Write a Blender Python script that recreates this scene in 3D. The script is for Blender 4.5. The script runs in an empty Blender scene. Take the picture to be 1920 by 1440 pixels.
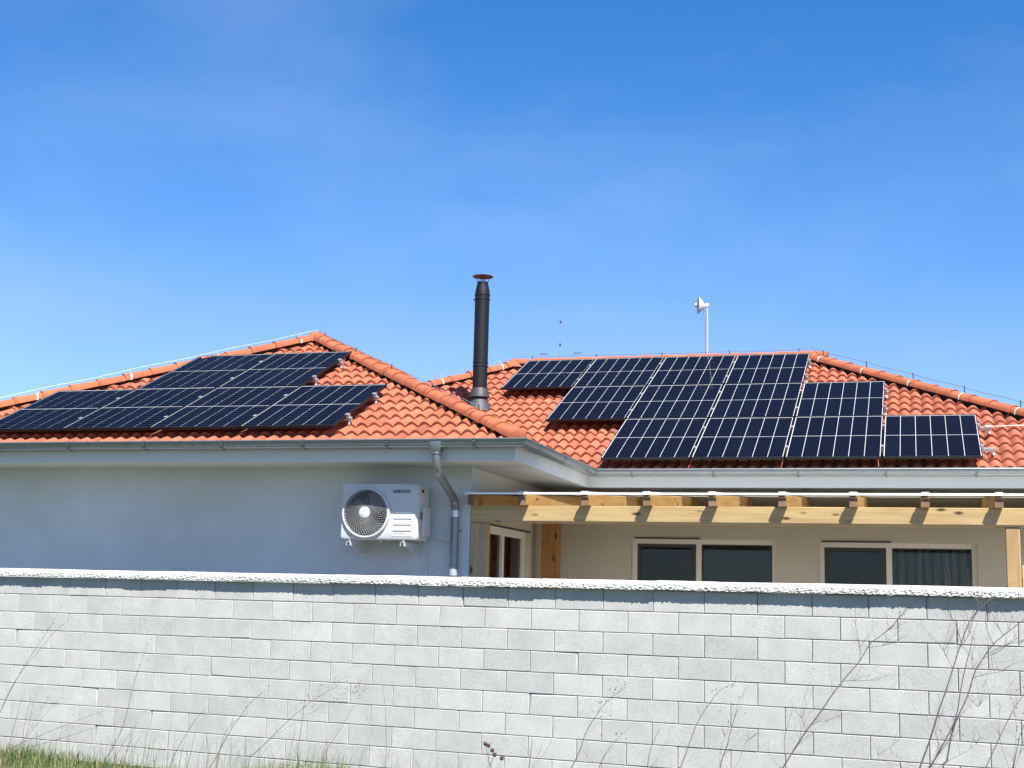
import bpy, bmesh, math, random
from mathutils import Vector, Matrix, noise
random.seed(7)
scene = bpy.context.scene
COL = scene.collection
R = math.radians

# ------------------------------------------------------------------ camera
CAM = Vector((6.1362, -21.5290, 1.7978))
FPX = 2559.9          # focal length in pixels of a 1920 px wide picture
yaw, pit, rol = -0.2894, 0.1558, 0.0256
fw = Vector((math.sin(yaw)*math.cos(pit), math.cos(yaw)*math.cos(pit), math.sin(pit)))
r0 = Vector((math.cos(yaw), -math.sin(yaw), 0)); u0 = r0.cross(fw)
rt = r0*math.cos(rol) + u0*math.sin(rol); up = u0*math.cos(rol) - r0*math.sin(rol)
cam_data = bpy.data.cameras.new('camera'); cam = bpy.data.objects.new('camera', cam_data); COL.objects.link(cam)
M = Matrix.Identity(4)
for k in range(3):
    M[k][0], M[k][1], M[k][2], M[k][3] = rt[k], up[k], -fw[k], CAM[k]
cam.matrix_world = M
cam_data.sensor_width = 36; cam_data.lens = 36*FPX/1920; cam_data.clip_start = .1; cam_data.clip_end = 3000
scene.camera = cam
def project(P):
    d = Vector(P) - CAM; z = d.dot(fw)
    return 960 + FPX*d.dot(rt)/z, 720 - FPX*d.dot(up)/z

# ------------------------------------------------------------------ sky, sun, exposure
SUN_EL, SUN_AZ = 54.0, 35.0           # azimuth: to the right of straight behind the camera side
world = bpy.data.worlds.new('World'); scene.world = world; world.use_nodes = True
wn = world.node_tree.nodes; wl = world.node_tree.links
for n in list(wn): wn.remove(n)
wo = wn.new('ShaderNodeOutputWorld'); bg = wn.new('ShaderNodeBackground'); sky = wn.new('ShaderNodeTexSky')
sky.sky_type = 'NISHITA'; sky.sun_disc = False
sky.sun_elevation = R(SUN_EL); sky.sun_rotation = R(180-SUN_AZ)
sky.altitude = 300; sky.air_density = 1.0; sky.dust_density = 0.35; sky.ozone_density = 2.2
hs = wn.new('ShaderNodeHueSaturation'); hs.inputs['Saturation'].default_value = 1.0; hs.inputs['Hue'].default_value = 0.5
tc = wn.new('ShaderNodeTexCoord'); mp = wn.new('ShaderNodeMapping'); mp.inputs['Scale'].default_value = (2.2, 2.2, 5.0); mp.inputs['Rotation'].default_value = (0.06, 0.10, 0.5)
nz = wn.new('ShaderNodeTexNoise'); nz.inputs['Scale'].default_value = 1.5; nz.inputs['Detail'].default_value = 5; nz.inputs['Roughness'].default_value = .55; nz.inputs['Distortion'].default_value = .2
rp = wn.new('ShaderNodeValToRGB'); rp.color_ramp.elements[0].position = .42; rp.color_ramp.elements[0].color = (0,0,0,1); rp.color_ramp.elements[1].position = .82; rp.color_ramp.elements[1].color = (.16,.16,.16,1)
mx = wn.new('ShaderNodeMix'); mx.data_type = 'RGBA'; mx.inputs['B'].default_value = (5.6, 6.6, 7.8, 1)
wl.new(tc.outputs['Generated'], mp.inputs['Vector']); wl.new(mp.outputs[0], nz.inputs['Vector']); wl.new(nz.outputs[0], rp.inputs[0])
sp = wn.new('ShaderNodeSeparateColor'); cb = wn.new('ShaderNodeCombineColor'); wl.new(sky.outputs[0], sp.inputs[0])
for ch_, k_, e_, lin_ in (('Red', .2424, 2.18, .75), ('Green', .70, 1.216, .93), ('Blue', 1.18, 1.07, 1.30)):      # contrast of the clear sky's three colours
    pw = wn.new('ShaderNodeMath'); pw.operation = 'POWER'; pw.inputs[1].default_value = e_; ml_ = wn.new('ShaderNodeMath'); ml_.operation = 'MULTIPLY'; ml_.inputs[1].default_value = k_
    wl.new(sp.outputs[ch_], pw.inputs[0]); wl.new(pw.outputs[0], ml_.inputs[0]); li = wn.new('ShaderNodeMath'); li.operation = 'MULTIPLY'; li.inputs[1].default_value = lin_; wl.new(sp.outputs[ch_], li.inputs[0])
    mn = wn.new('ShaderNodeMath'); mn.operation = 'MINIMUM'; wl.new(ml_.outputs[0], mn.inputs[0]); wl.new(li.outputs[0], mn.inputs[1]); wl.new(mn.outputs[0], cb.inputs[ch_])
wl.new(cb.outputs[0], hs.inputs['Color']); wl.new(hs.outputs[0], mx.inputs['A']); wl.new(rp.outputs[0], mx.inputs['Factor'])
wl.new(mx.outputs['Result'], bg.inputs['Color']); wl.new(bg.outputs[0], wo.inputs[0]); bg.inputs['Strength'].default_value = 0.06
sun_data = bpy.data.lights.new('sun', 'SUN'); sun = bpy.data.objects.new('sun', sun_data); COL.objects.link(sun)
sun_data.energy = 5.0; sun_data.angle = R(.5); sun_data.color = (1, .955, .89)
TS = Vector((math.sin(R(SUN_AZ))*math.cos(R(SUN_EL)), -math.cos(R(SUN_AZ))*math.cos(R(SUN_EL)), math.sin(R(SUN_EL))))
sun.rotation_euler = TS.to_track_quat('Z', 'Y').to_euler(); sun.location = TS*40
scene.view_settings.view_transform = 'Standard'; scene.view_settings.look = 'None'
scene.view_settings.gamma = 1; scene.view_settings.exposure = 1.3; scene.view_settings.use_curve_mapping = False

# ------------------------------------------------------------------ helpers
PM = {}
def place(o, parent=None, m=None):
    """link o with world matrix m under parent"""
    COL.objects.link(o)
    m = m or Matrix.Identity(4)
    if parent is not None:
        o.parent = parent; o.matrix_parent_inverse = PM[parent.name].inverted()
    o.matrix_basis = m
    PM[o.name] = m.copy()
    return o
def empty(name, loc, label, cat, group=None, rotz=0):
    o = bpy.data.objects.new(name, None); o.empty_display_size = .2
    place(o, None, Matrix.Translation(loc) @ Matrix.Rotation(rotz, 4, 'Z')); tag(o, label, cat, group); return o
def tag(o, label=None, cat=None, group=None, kind=None):
    if label: o['label'] = label
    if cat: o['category'] = cat
    if group: o['group'] = group
    if kind: o['kind'] = kind
    return o
def inst(name, mesh, parent, m):
    return place(bpy.data.objects.new(name, mesh), parent, m)

class MB:
    def __init__(s): s.v = []; s.f = []
    def add(s, vs, fs):
        b = len(s.v); s.v += [tuple(p) for p in vs]; s.f += [tuple(i+b for i in f) for f in fs]
    def box(s, x0, x1, y0, y1, z0, z1):
        s.add([(x0,y0,z0),(x1,y0,z0),(x1,y1,z0),(x0,y1,z0),(x0,y0,z1),(x1,y0,z1),(x1,y1,z1),(x0,y1,z1)],
              [(0,3,2,1),(4,5,6,7),(0,1,5,4),(1,2,6,5),(2,3,7,6),(3,0,4,7)]); return s
    def bar(s, a, b, w, h, upv=(0,0,1)):
        a = Vector(a); b = Vector(b); d = (b-a).normalized(); sd = d.cross(Vector(upv)).normalized(); uv = sd.cross(d)
        pts = [p + sd*(w/2*i) + uv*(h/2*j) for p in (a,b) for i,j in ((-1,-1),(1,-1),(1,1),(-1,1))]
        s.add(pts, [(3,2,1,0),(4,5,6,7),(0,1,5,4),(1,2,6,5),(2,3,7,6),(3,0,4,7)]); return s
    def tube(s, pts, rad, n=8, cap=True):
        pts = [Vector(p) for p in pts]; rs = rad if isinstance(rad, (list,tuple)) else [rad]*len(pts)
        d0 = (pts[1]-pts[0]).normalized(); ref = Vector((0,0,1)) if abs(d0.z) < .9 else Vector((1,0,0))
        b = len(s.v); nrm = d0.cross(ref).normalized()
        for i, p in enumerate(pts):
            d = (pts[min(i+1,len(pts)-1)] - pts[max(i-1,0)]).normalized()
            nrm = (nrm - d*nrm.dot(d)).normalized(); bi = d.cross(nrm)
            for k in range(n):
                a = 2*math.pi*k/n; s.v.append(tuple(p + (nrm*math.cos(a) + bi*math.sin(a))*rs[i]))
        for i in range(len(pts)-1):
            for k in range(n):
                s.f.append((b+i*n+k, b+i*n+(k+1)%n, b+(i+1)*n+(k+1)%n, b+(i+1)*n+k))
        if cap:
            s.f.append(tuple(b+k for k in reversed(range(n)))); s.f.append(tuple(b+(len(pts)-1)*n+k for k in range(n)))
        return s
    def lathe(s, prof, o=(0,0,0), n=24, axis=None):
        """prof: list of (r, h); closed at r = 0 ends"""
        o = Vector(o); ax = Vector(axis or (0,0,1)).normalized()
        e1 = ax.cross(Vector((0,1,0)) if abs(ax.y) < .9 else Vector((1,0,0))).normalized(); e2 = ax.cross(e1)
        b = len(s.v)
        for r, h in prof:
            for k in range(n):
                a = 2*math.pi*k/n; s.v.append(tuple(o + ax*h + (e1*math.cos(a)+e2*math.sin(a))*r))
        for i in range(len(prof)-1):
            for k in range(n):
                s.f.append((b+i*n+k, b+i*n+(k+1)%n, b+(i+1)*n+(k+1)%n, b+(i+1)*n+k))
        return s
    def mesh(s, name, mat, smooth=None):
        me = bpy.data.meshes.new(name); me.from_pydata(s.v, [], s.f); me.materials.append(mat)
        bm = bmesh.new(); bm.from_mesh(me); bmesh.ops.recalc_face_normals(bm, faces=bm.faces); bm.to_mesh(me); bm.free()
        if smooth:
            me.shade_smooth(); me.set_sharp_from_angle(angle=R(smooth))
        return me
    def build(s, name, mat, parent=None, smooth=None, m=None):
        return inst(name, s.mesh(name, mat, smooth), parent, m)
def bevel_mesh(me, w, seg=2):
    bm = bmesh.new(); bm.from_mesh(me)
    bmesh.ops.bevel(bm, geom=list(bm.edges), offset=w, segments=seg, affect='EDGES', profile=.5)
    bm.to_mesh(me); bm.free(); me.shade_smooth(); me.set_sharp_from_angle(angle=R(40)); return me
def bbox(name, mat, parent, x0, x1, y0, y1, z0, z1, bev=.005, m=None):
    me = MB().box(x0,x1,y0,y1,z0,z1).mesh(name, mat); bevel_mesh(me, bev, 1); return inst(name, me, parent, m)

# ------------------------------------------------------------------ materials
def mat(name, col, rough=.7, metal=0, var=.0, scale=6, bump=0, bscale=60, spec=.5, objrand=0, stretch=(1,1,1), coords='Object', col2=None, fine=0.0, fscale=90):
    m = bpy.data.materials.new(name); m.use_nodes = True; nt = m.node_tree; N = nt.nodes; L = nt.links
    b = N['Principled BSDF']; b.inputs['Roughness'].default_value = rough; b.inputs['Metallic'].default_value = metal
    b.inputs['Specular IOR Level'].default_value = spec
    b.inputs['Base Color'].default_value = (*col, 1)
    tcn = N.new('ShaderNodeTexCoord'); mpn = N.new('ShaderNodeMapping'); mpn.inputs['Scale'].default_value = stretch
    oi = N.new('ShaderNodeObjectInfo'); va = N.new('ShaderNodeVectorMath'); va.operation = 'SCALE'; va.inputs['Scale'].default_value = 37.0
    cmb = N.new('ShaderNodeCombineXYZ')
    for i in range(3): L.new(oi.outputs['Random'], cmb.inputs[i])
    L.new(cmb.outputs[0], va.inputs[0])
    L.new(tcn.outputs[coords], mpn.inputs['Vector']); L.new(va.outputs[0], mpn.inputs['Location'])
    vec = mpn.outputs[0]
    if var or objrand or fine:
        n1 = N.new('ShaderNodeTexNoise'); n1.inputs['Scale'].default_value = scale; n1.inputs['Detail'].default_value = 6; n1.inputs['Roughness'].default_value = .6
        L.new(vec, n1.inputs['Vector'])
        mr = N.new('ShaderNodeMapRange'); mr.inputs['From Min'].default_value = .3; mr.inputs['From Max'].default_value = .7; mr.inputs['To Min'].default_value = 1-var; mr.inputs['To Max'].default_value = 1+var
        L.new(n1.outputs[0], mr.inputs['Value'])
        g = N.new('ShaderNodeNewGeometry'); ad = N.new('ShaderNodeMath'); ad.operation = 'ADD'; fr = N.new('ShaderNodeMath'); fr.operation = 'FRACT'
        L.new(oi.outputs['Random'], ad.inputs[0]); L.new(g.outputs['Random Per Island'], ad.inputs[1]); L.new(ad.outputs[0], fr.inputs[0])
        mo = N.new('ShaderNodeMapRange'); mo.inputs['To Min'].default_value = 1-objrand; mo.inputs['To Max'].default_value = 1+objrand; L.new(fr.outputs[0], mo.inputs['Value'])
        ml = N.new('ShaderNodeMath'); ml.operation = 'MULTIPLY'; L.new(mr.outputs[0], ml.inputs[0]); L.new(mo.outputs[0], ml.inputs[1])
        if fine:
            n3 = N.new('ShaderNodeTexNoise'); n3.inputs['Scale'].default_value = fscale; n3.inputs['Detail'].default_value = 3; L.new(vec, n3.inputs['Vector'])
            m3 = N.new('ShaderNodeMapRange'); m3.inputs['From Min'].default_value = .3; m3.inputs['From Max'].default_value = .7; m3.inputs['To Min'].default_value = 1-fine; m3.inputs['To Max'].default_value = 1+fine
            L.new(n3.outputs[0], m3.inputs['Value']); ml3 = N.new('ShaderNodeMath'); ml3.operation = 'MULTIPLY'; L.new(ml.outputs[0], ml3.inputs[0]); L.new(m3.outputs[0], ml3.inputs[1]); ml = ml3
        cc = N.new('ShaderNodeMix'); cc.data_type = 'RGBA'; cc.inputs['A'].default_value = (*col,1); cc.inputs['B'].default_value = (*(col2 or col),1); L.new(n1.outputs[0], cc.inputs['Factor'])
        vm = N.new('ShaderNodeVectorMath'); vm.operation = 'SCALE'; L.new(cc.outputs['Result'], vm.inputs[0]); L.new(ml.outputs[0], vm.inputs['Scale'])
        L.new(vm.outputs[0], b.inputs['Base Color'])
    if bump:
        n2 = N.new('ShaderNodeTexNoise'); n2.inputs['Scale'].default_value = bscale; n2.inputs['Detail'].default_value = 4; L.new(vec, n2.inputs['Vector'])
        bp = N.new('ShaderNodeBump'); bp.inputs['Strength'].default_value = 1; bp.inputs['Distance'].default_value = bump; L.new(n2.outputs[0], bp.inputs['Height']); L.new(bp.outputs[0], b.inputs['Normal'])
    return m
def wood(name, col, dark, axis, rough=.6):
    m = mat(name, col, rough); nt = m.node_tree; N = nt.nodes; L = nt.links; b = N['Principled BSDF']
    mp = [n for n in N if n.type == 'MAPPING'][0]
    st = [9, 9, 9]; st[axis] = .7
    mp.inputs['Scale'].default_value = st
    n1 = N.new('ShaderNodeTexNoise'); n1.inputs['Scale'].default_value = 2.5; n1.inputs['Detail'].default_value = 5; n1.inputs['Distortion'].default_value = .5
    L.new(mp.outputs[0], n1.inputs['Vector'])
    r = N.new('ShaderNodeValToRGB'); r.color_ramp.elements[0].position = .32; r.color_ramp.elements[0].color = (*dark,1); r.color_ramp.elements[1].position = .6; r.color_ramp.elements[1].color = (*col,1)
    L.new(n1.outputs[0], r.inputs[0])
    tcn = [n for n in N if n.type == 'TEX_COORD'][0]
    m2 = N.new('ShaderNodeMapping'); s2 = [9, 9, 9]; s2[axis] = 3.2; m2.inputs['Scale'].default_value = s2
    L.new(tcn.outputs['Object'], m2.inputs['Vector'])
    vo = N.new('ShaderNodeTexVoronoi'); vo.inputs['Scale'].default_value = 1; L.new(m2.outputs[0], vo.inputs['Vector'])
    kr = N.new('ShaderNodeValToRGB'); kr.color_ramp.elements[0].position = .07; kr.color_ramp.elements[0].color = (.10,.045,.018,1); kr.color_ramp.elements[1].position = .21; kr.color_ramp.elements[1].color = (1,1,1,1)
    L.new(vo.outputs['Distance'], kr.inputs[0])
    mm = N.new('ShaderNodeMix'); mm.data_type = 'RGBA'; mm.blend_type = 'MULTIPLY'; mm.inputs['Factor'].default_value = 1
    L.new(r.outputs[0], mm.inputs['A']); L.new(kr.outputs[0], mm.inputs['B']); L.new(mm.outputs['Result'], b.inputs['Base Color'])
    return m
TILE = mat('terracotta_tile', (.285,.088,.049), .93, spec=.2, var=.22, scale=4, objrand=.19, bump=.0012, bscale=220, col2=(.315,.105,.060), fine=.06, fscale=120)
RIDGE = mat('terracotta_ridge', (.29,.083,.041), .9, spec=.25, var=.16, scale=6, objrand=.12, bump=.001, bscale=200, col2=(.34,.105,.050))
DECK = mat('roof_underlay', (.16,.05,.03), .9, var=.1)
BLOCK = mat('concrete_block', (.36,.357,.34), .92, var=.11, scale=3.5, objrand=.065, bump=.0026, bscale=140, fine=.17, fscale=110)
MORTAR = mat('joint_shadow_mortar', (.25,.25,.24), .95, var=.15)
COPE = mat('split_stone_coping', (.50,.49,.465), .9, var=.22, scale=14, objrand=.08, bump=.003, bscale=70, fine=.16, fscale=120)
RENDER_G = mat('cool_shade_render', (.55,.575,.57), .9, var=.09, scale=.9, bump=.003, bscale=110, fine=.05, fscale=60)  # white walls with the cool sky-lit shade put into the colour
RENDER_B = mat('warm_bounce_render', (.56,.52,.43), .9, var=.05, scale=1.2, bump=.0012, bscale=240)  # same white walls, warm bounced light put into the colour
FASCIA = mat('painted_fascia', (.52,.53,.52), .6, var=.03, scale=2)
ZINC = mat('zinc', (.22,.25,.265), .38, metal=.75, var=.09, scale=7)
ZINC_L = mat('zinc_bright', (.62,.65,.66), .35, metal=.7, var=.05)
BLACKMETAL = mat('black_flue_metal', (.006,.007,.009), .55, metal=.0, spec=.3, var=.1, scale=4)
CAPMETAL = mat('flue_cap_red_bounce', (.10,.03,.03), .5, metal=.3, var=.2, scale=20)  # red light thrown up by the roof is painted into this metal
ALU = mat('aluminium', (.50,.51,.52), .45, metal=.7)
WHITE = mat('white_enamel', (.50,.50,.495), .45, var=.015, scale=3)
GREYPL = mat('grey_plastic', (.16,.165,.17), .6)
DARK = mat('dark_recess', (.012,.012,.014), .7)
INK = mat('dark_blue_print', (.012,.014,.05), .5)
GRILLE = mat('grey_grille', (.25,.25,.25), .5)
FRAME = mat('cream_window_frame', (.78,.76,.69), .5)
FRAMEIN = mat('dark_sash_seal', (.05,.048,.045), .6)
PANELBLACK = mat('black_anodised_frame', (.012,.012,.013), .45, metal=.4)
BACKSHEET = mat('white_backsheet', (.60,.61,.63), .6)
PVCELL = mat('pv_cell', (.0013,.0022,.0072), .5, spec=.03, objrand=.2, var=.1, scale=2)
W_X = wood('larch_beam', (.48,.33,.15), (.38,.245,.10), 0)
W_Y = wood('larch_rafter', (.46,.27,.085), (.36,.19,.055), 1)
W_Z = wood('larch_post', (.43,.31,.17), (.33,.225,.115), 2)
W_O = wood('bounce_lit_post', (.42,.19,.055), (.32,.13,.03), 2)  # orange light bounced off the timber is part of this colour
W_R = wood('shaded_post', (.33,.215,.095), (.25,.155,.06), 2)  # darker copy of the post wood, shade put into its colour
W_E = mat('rafter_end_grain', (.17,.10,.055), .8, var=.25, scale=18)
GRASSM = mat('grass_blade', (.055,.105,.022), .7, var=.4, scale=3, objrand=.45, col2=(.19,.17,.07))
DRY = mat('dry_stalk', (.085,.072,.052), .85, var=.25, scale=8)
TWIG = mat('bare_twig', (.12,.10,.082), .85, var=.25, scale=8)
SEED = mat('seed_head', (.055,.028,.024), .9, var=.3, scale=40)
GROUNDM = mat('meadow_soil', (.055,.058,.03), .95, var=.35, scale=1.5, bump=.02, bscale=14, col2=(.04,.07,.02))
PATIO = mat('pale_patio_paving', (.26,.235,.20), .9, var=.08, scale=2)
CURT_D = mat('shaded_curtain', (.016,.018,.020), .95)  # near-black because the shade behind the glass is put into the cloth colour
CURT_L = mat('lace_curtain', (.60,.61,.68), .95, var=.12, scale=12)
BLINDM = mat('green_grey_blind', (.42,.47,.47), .7)

def stripes(m, axis, period, duty, factor):
    """thin conductor lines printed across a cell"""
    nt = m.node_tree; N = nt.nodes; L = nt.links; b = N['Principled BSDF']
    t = N.new('ShaderNodeTexCoord'); s = N.new('ShaderNodeSeparateXYZ'); L.new(t.outputs['Object'], s.inputs[0])
    d = N.new('ShaderNodeMath'); d.operation = 'DIVIDE'; d.inputs[1].default_value = period; L.new(s.outputs[axis], d.inputs[0])
    f = N.new('ShaderNodeMath'); f.operation = 'FRACT'; L.new(d.outputs[0], f.inputs[0])
    g = N.new('ShaderNodeMath'); g.operation = 'LESS_THAN'; g.inputs[1].default_value = duty; L.new(f.outputs[0], g.inputs[0])
    mm = N.new('ShaderNodeMix'); mm.data_type = 'RGBA'; L.new(g.outputs[0], mm.inputs['Factor'])
    src = b.inputs['Base Color'].links[0].from_socket; L.new(src, mm.inputs['A']); mm.inputs['B'].default_value = (*factor,1)
    L.new(mm.outputs['Result'], b.inputs['Base Color'])
stripes(CURT_L, 0, .105, .42, (.16,.165,.19))
stripes(PVCELL, 1, .0814, .2, (.013,.017,.031))

def glass(name, tint, ior, rough=.02, through=1.0):
    m = bpy.data.materials.new(name); m.use_nodes = True; nt = m.node_tree; N = nt.nodes; L = nt.links
    N.remove(N['Principled BSDF']); o = N['Material Output']
    a = N.new('ShaderNodeBsdfTransparent'); a.inputs[0].default_value = (*tint,1)
    g = N.new('ShaderNodeBsdfGlossy'); g.inputs['Roughness'].default_value = rough
    f = N.new('ShaderNodeFresnel'); f.inputs['IOR'].default_value = ior
    x = N.new('ShaderNodeMixShader'); L.new(f.outputs[0], x.inputs[0]); L.new(a.outputs[0], x.inputs[1]); L.new(g.outputs[0], x.inputs[2]); L.new(x.outputs[0], o.inputs[0])
    return m
PVGLASS = glass('anti_reflective_panel_glass', (.97,.98,.98), 1.045, .05)
WINGLASS = glass('window_glass', (.62,.66,.65), 1.40)
def translucent(name, col, fac):
    m = bpy.data.materials.new(name); m.use_nodes = True; nt = m.node_tree; N = nt.nodes; L = nt.links
    b = N['Principled BSDF']; b.inputs['Base Color'].default_value = (*col,1); b.inputs['Roughness'].default_value = .4; o = N['Material Output']
    t = N.new('ShaderNodeBsdfTranslucent'); t.inputs[0].default_value = (*col,1)
    x = N.new('ShaderNodeMixShader'); x.inputs[0].default_value = fac; L.new(b.outputs[0], x.inputs[1]); L.new(t.outputs[0], x.inputs[2]); L.new(x.outputs[0], o.inputs[0])
    return m
CLEARPC = glass('clear_polycarbonate', (.88,.89,.88), 1.3)
POLY = translucent('opal_polycarbonate', (.80,.78,.72), .45)

# ================================================================== THE SETTING
ground = MB()
ground.add([(-900,-900,0),(900,-900,0),(900,1500,0),(-900,1500,0)], [(0,1,2,3)])
tag(ground.build('ground', GROUNDM), kind='structure')
WYAW = -0.1225; WO = Vector((-3.5118, -8.5350, 0)); BW, BH = .46614, .19; ZTOP = 1.9006
WD = Vector((math.cos(WYAW), math.sin(WYAW), 0)); WN = Vector((math.sin(WYAW), -math.cos(WYAW), 0))   # along, towards the viewer
WM = Matrix.Translation(WO) @ Matrix.Rotation(WYAW, 4, 'Z')       # local: x along the wall, -y to the viewer
def wpt(s, d, z): return WO + WD*s + WN*d + Vector((0,0,z))
a = wpt(-6,-.19,0); b = wpt(20,-.19,0)
pm = MB(); pm.add([(a.x,a.y,.45),(b.x,b.y,.45),(b.x,12,.45),(a.x,12,.45),(a.x,a.y,-.2),(b.x,b.y,-.2),(b.x,12,-.2),(a.x,12,-.2)],
    [(0,1,2,3),(0,4,5,1),(1,5,6,2),(2,6,7,3),(3,7,4,0)])
tag(pm.build('patio', PATIO), kind='structure')

# ------------------------------------------------------------------ boundary wall of concrete blocks
bw = empty('boundary_wall', WO, 'pale grey concrete block garden wall with rough stone coping in the foreground', 'wall', rotz=WYAW)
def block_mesh(seed):
    rr = random.Random(seed); g = .0027; c = .0045; T = .19
    w, h = BW-2*g, BH-2*g
    m = MB(); V = []
    for (y, i) in ((0, c), (c, 0), (T-.02, 0)):
        for (x, z) in ((i, i), (w-i, i), (w-i, h-i), (i, h-i)):
            j = .0012 if i else .0006
            V.append((g+x+rr.uniform(-j,j), y + (rr.uniform(-.0008,.0008) if i else 0), g+z+rr.uniform(-j,j)))
    if seed >= 7:                     # a chipped corner
        q = rr.randrange(4); sx = 1 if q in (0,3) else -1; sz = 1 if q < 2 else -1; x, y, z = V[q]; V[q] = (x+sx*rr.uniform(.012,.022), y+.002, z+sz*rr.uniform(.006,.012)); x, y, z = V[4+q]; V[4+q] = (x, y+.012, z)
    F = [(0,1,2,3)]
    for k in range(2):
        for q in range(4): F.append((k*4+q, (k+1)*4+q, (k+1)*4+(q+1)%4, k*4+(q+1)%4))
    F.append((11,10,9,8)); m.add(V, F)
    return m.mesh('block', BLOCK)
bmeshes = [block_mesh(i) for i in range(11)]
core = MB().box(-3.4*BW, 25.4*BW, .014, .176, 0, ZTOP-.004); core.build('mortar_core', MORTAR, bw, m=WM)
rb = random.Random(3)
for row in range(10):
    z = ZTOP - BH*(row+1)
    for i in range(-3, 26):
        x = (i - (.5 if row % 2 else 0))*BW
        off = Matrix.Translation((x, rb.uniform(-.0022,.0022), z)) @ Matrix.Rotation(rb.gauss(0,.0022), 4, 'Z') @ Matrix.Rotation(rb.gauss(0,.0016), 4, 'Y')
        inst('block', bmeshes[rb.randrange(7) if rb.random() > .07 else 7+rb.randrange(4)], bw, WM @ off)
def coping_mesh(seed):
    rr = random.Random(seed); Lw = .275; nx, nz = 22, 6; m = MB()
    zf, zt, ov = .054, .083, .062
    def rough(i, j):
        x = .0025 + (Lw-.005)*i/nx; z = zf*j/nz
        nzv = noise.fractal(Vector((x*42+seed*9.1, z*60, seed*3.7)), .8, 2.2, 4)
        edge = 1 if 0 < i < nx else .5
        y = -ov + (.010*nzv + rr.uniform(-.003,.003))*edge*(.45 if j in (0,nz) else 1) + (.004 if j == nz else 0)
        if j == 0: z += abs(rr.gauss(0,.002)) + (.010 if rr.random() < .05 else 0); y += .002
        if j == nz: z += rr.uniform(-.003,.003)
        return (x, y, z)
    V = [rough(i,j) for j in range(nz+1) for i in range(nx+1)]; F = []
    for j in range(nz):
        for i in range(nx): q = j*(nx+1)+i; F.append((q, q+1, q+nx+2, q+nx+1))
    n0 = len(V)
    for y, z in ((.055, zt), (.135, zt), (.19+ov, zf), (.19+ov, 0)):
        for i in range(nx+1): V.append((.0025+(Lw-.005)*i/nx, y, z))
    rows = [nz*(nx+1)] + [n0+k*(nx+1) for k in range(4)] + [0]
    for a_, b_ in zip(rows[:-1], rows[1:]):
        for i in range(nx): F.append((a_+i, a_+i+1, b_+i+1, b_+i))
    for i in (0, nx): F.append(tuple([j*(nx+1)+i for j in range(nz+1)] + [n0+k*(nx+1)+i for k in range(4)]))
    m.add(V, F); return m.mesh('coping_stone', COPE)
cms = [coping_mesh(i) for i in range(9)]
for k in range(-5, 43):
    inst('coping_stone', cms[rb.randrange(9)], bw, WM @ Matrix.Translation((k*.275 + .05, rb.uniform(-.004,.004), ZTOP + .001 + rb.uniform(0,.005))) @ Matrix.Rotation(rb.gauss(0,.006), 4, 'Z'))

# ================================================================== THE HOUSE
T = .45804; AL = math.atan(T); CA, SA = math.cos(AL), math.sin(AL)
house = empty('house', (1.42, -7.16, .45), 'white bungalow with orange tiled hip roofs and grey gutters behind the wall', 'house')
CL, CM = 7.100, 5.570            # crest planes z = C + T*y of the left wing front slope and the main front slope
# ---- walls with openings
def wall(name, mtl, frame, u0_, u1_, z0_, z1_, holes, thick=.3):
    us = sorted({u0_, u1_, *[h[0] for h in holes], *[h[1] for h in holes]}); zs = sorted({z0_, z1_, *[h[2] for h in holes], *[h[3] for h in holes]})
    m = MB(); P = lambda u, d, z: frame(u, d, z)
    inside = lambda u, z: any(h[0] < u < h[1] and h[2] < z < h[3] for h in holes)
    for i in range(len(us)-1):
        for j in range(len(zs)-1):
            if inside((us[i]+us[i+1])/2, (zs[j]+zs[j+1])/2): continue
            for d in (0, thick): m.add([P(us[i],d,zs[j]),P(us[i+1],d,zs[j]),P(us[i+1],d,zs[j+1]),P(us[i],d,zs[j+1])], [(0,1,2,3)])
    def rim(a0,a1,b0,b1):
        for (p,q) in (((a0,b0),(a1,b0)),((a1,b0),(a1,b1)),((a1,b1),(a0,b1)),((a0,b1),(a0,b0))):
            m.add([P(p[0],0,p[1]),P(q[0],0,q[1]),P(q[0],thick,q[1]),P(p[0],thick,p[1])], [(0,1,2,3)])
    rim(u0_,u1_,z0_,z1_)
    for h in holes: rim(*h)
    return m.build(name, mtl, house)
ZS = 3.222
WIN1 = (2.56, 4.43, 1.15, 2.615); WIN2 = (4.955, 6.845, 1.15, 2.60); DOOR = (-6.46, -4.735, .47, 2.63)
wall('wall', RENDER_G, lambda u,d,z: (u, -7.16+d, z), -5.75, 1.42, .3, ZS+.1, [])
wall('wall', RENDER_B, lambda u,d,z: (1.42-d, u, z), -6.86, -3.57, .3, ZS+.1, [DOOR])
wall('wall', RENDER_B, lambda u,d,z: (u, -3.87+d, z), 1.42, 8.7, .3, ZS+.1, [WIN1, WIN2])
wall('wall', RENDER_B, lambda u,d,z: (8.7-d, u, z), -3.57, 4.35, .3, ZS+.1, [])
wall('wall', RENDER_B, lambda u,d,z: (u, 4.35+d, z), -5.75, 8.7, .3, ZS+.1, [])
wall('wall', RENDER_G, lambda u,d,z: (-5.75+d, u, z), -6.86, 4.35, .3, ZS+.1, [])
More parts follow.
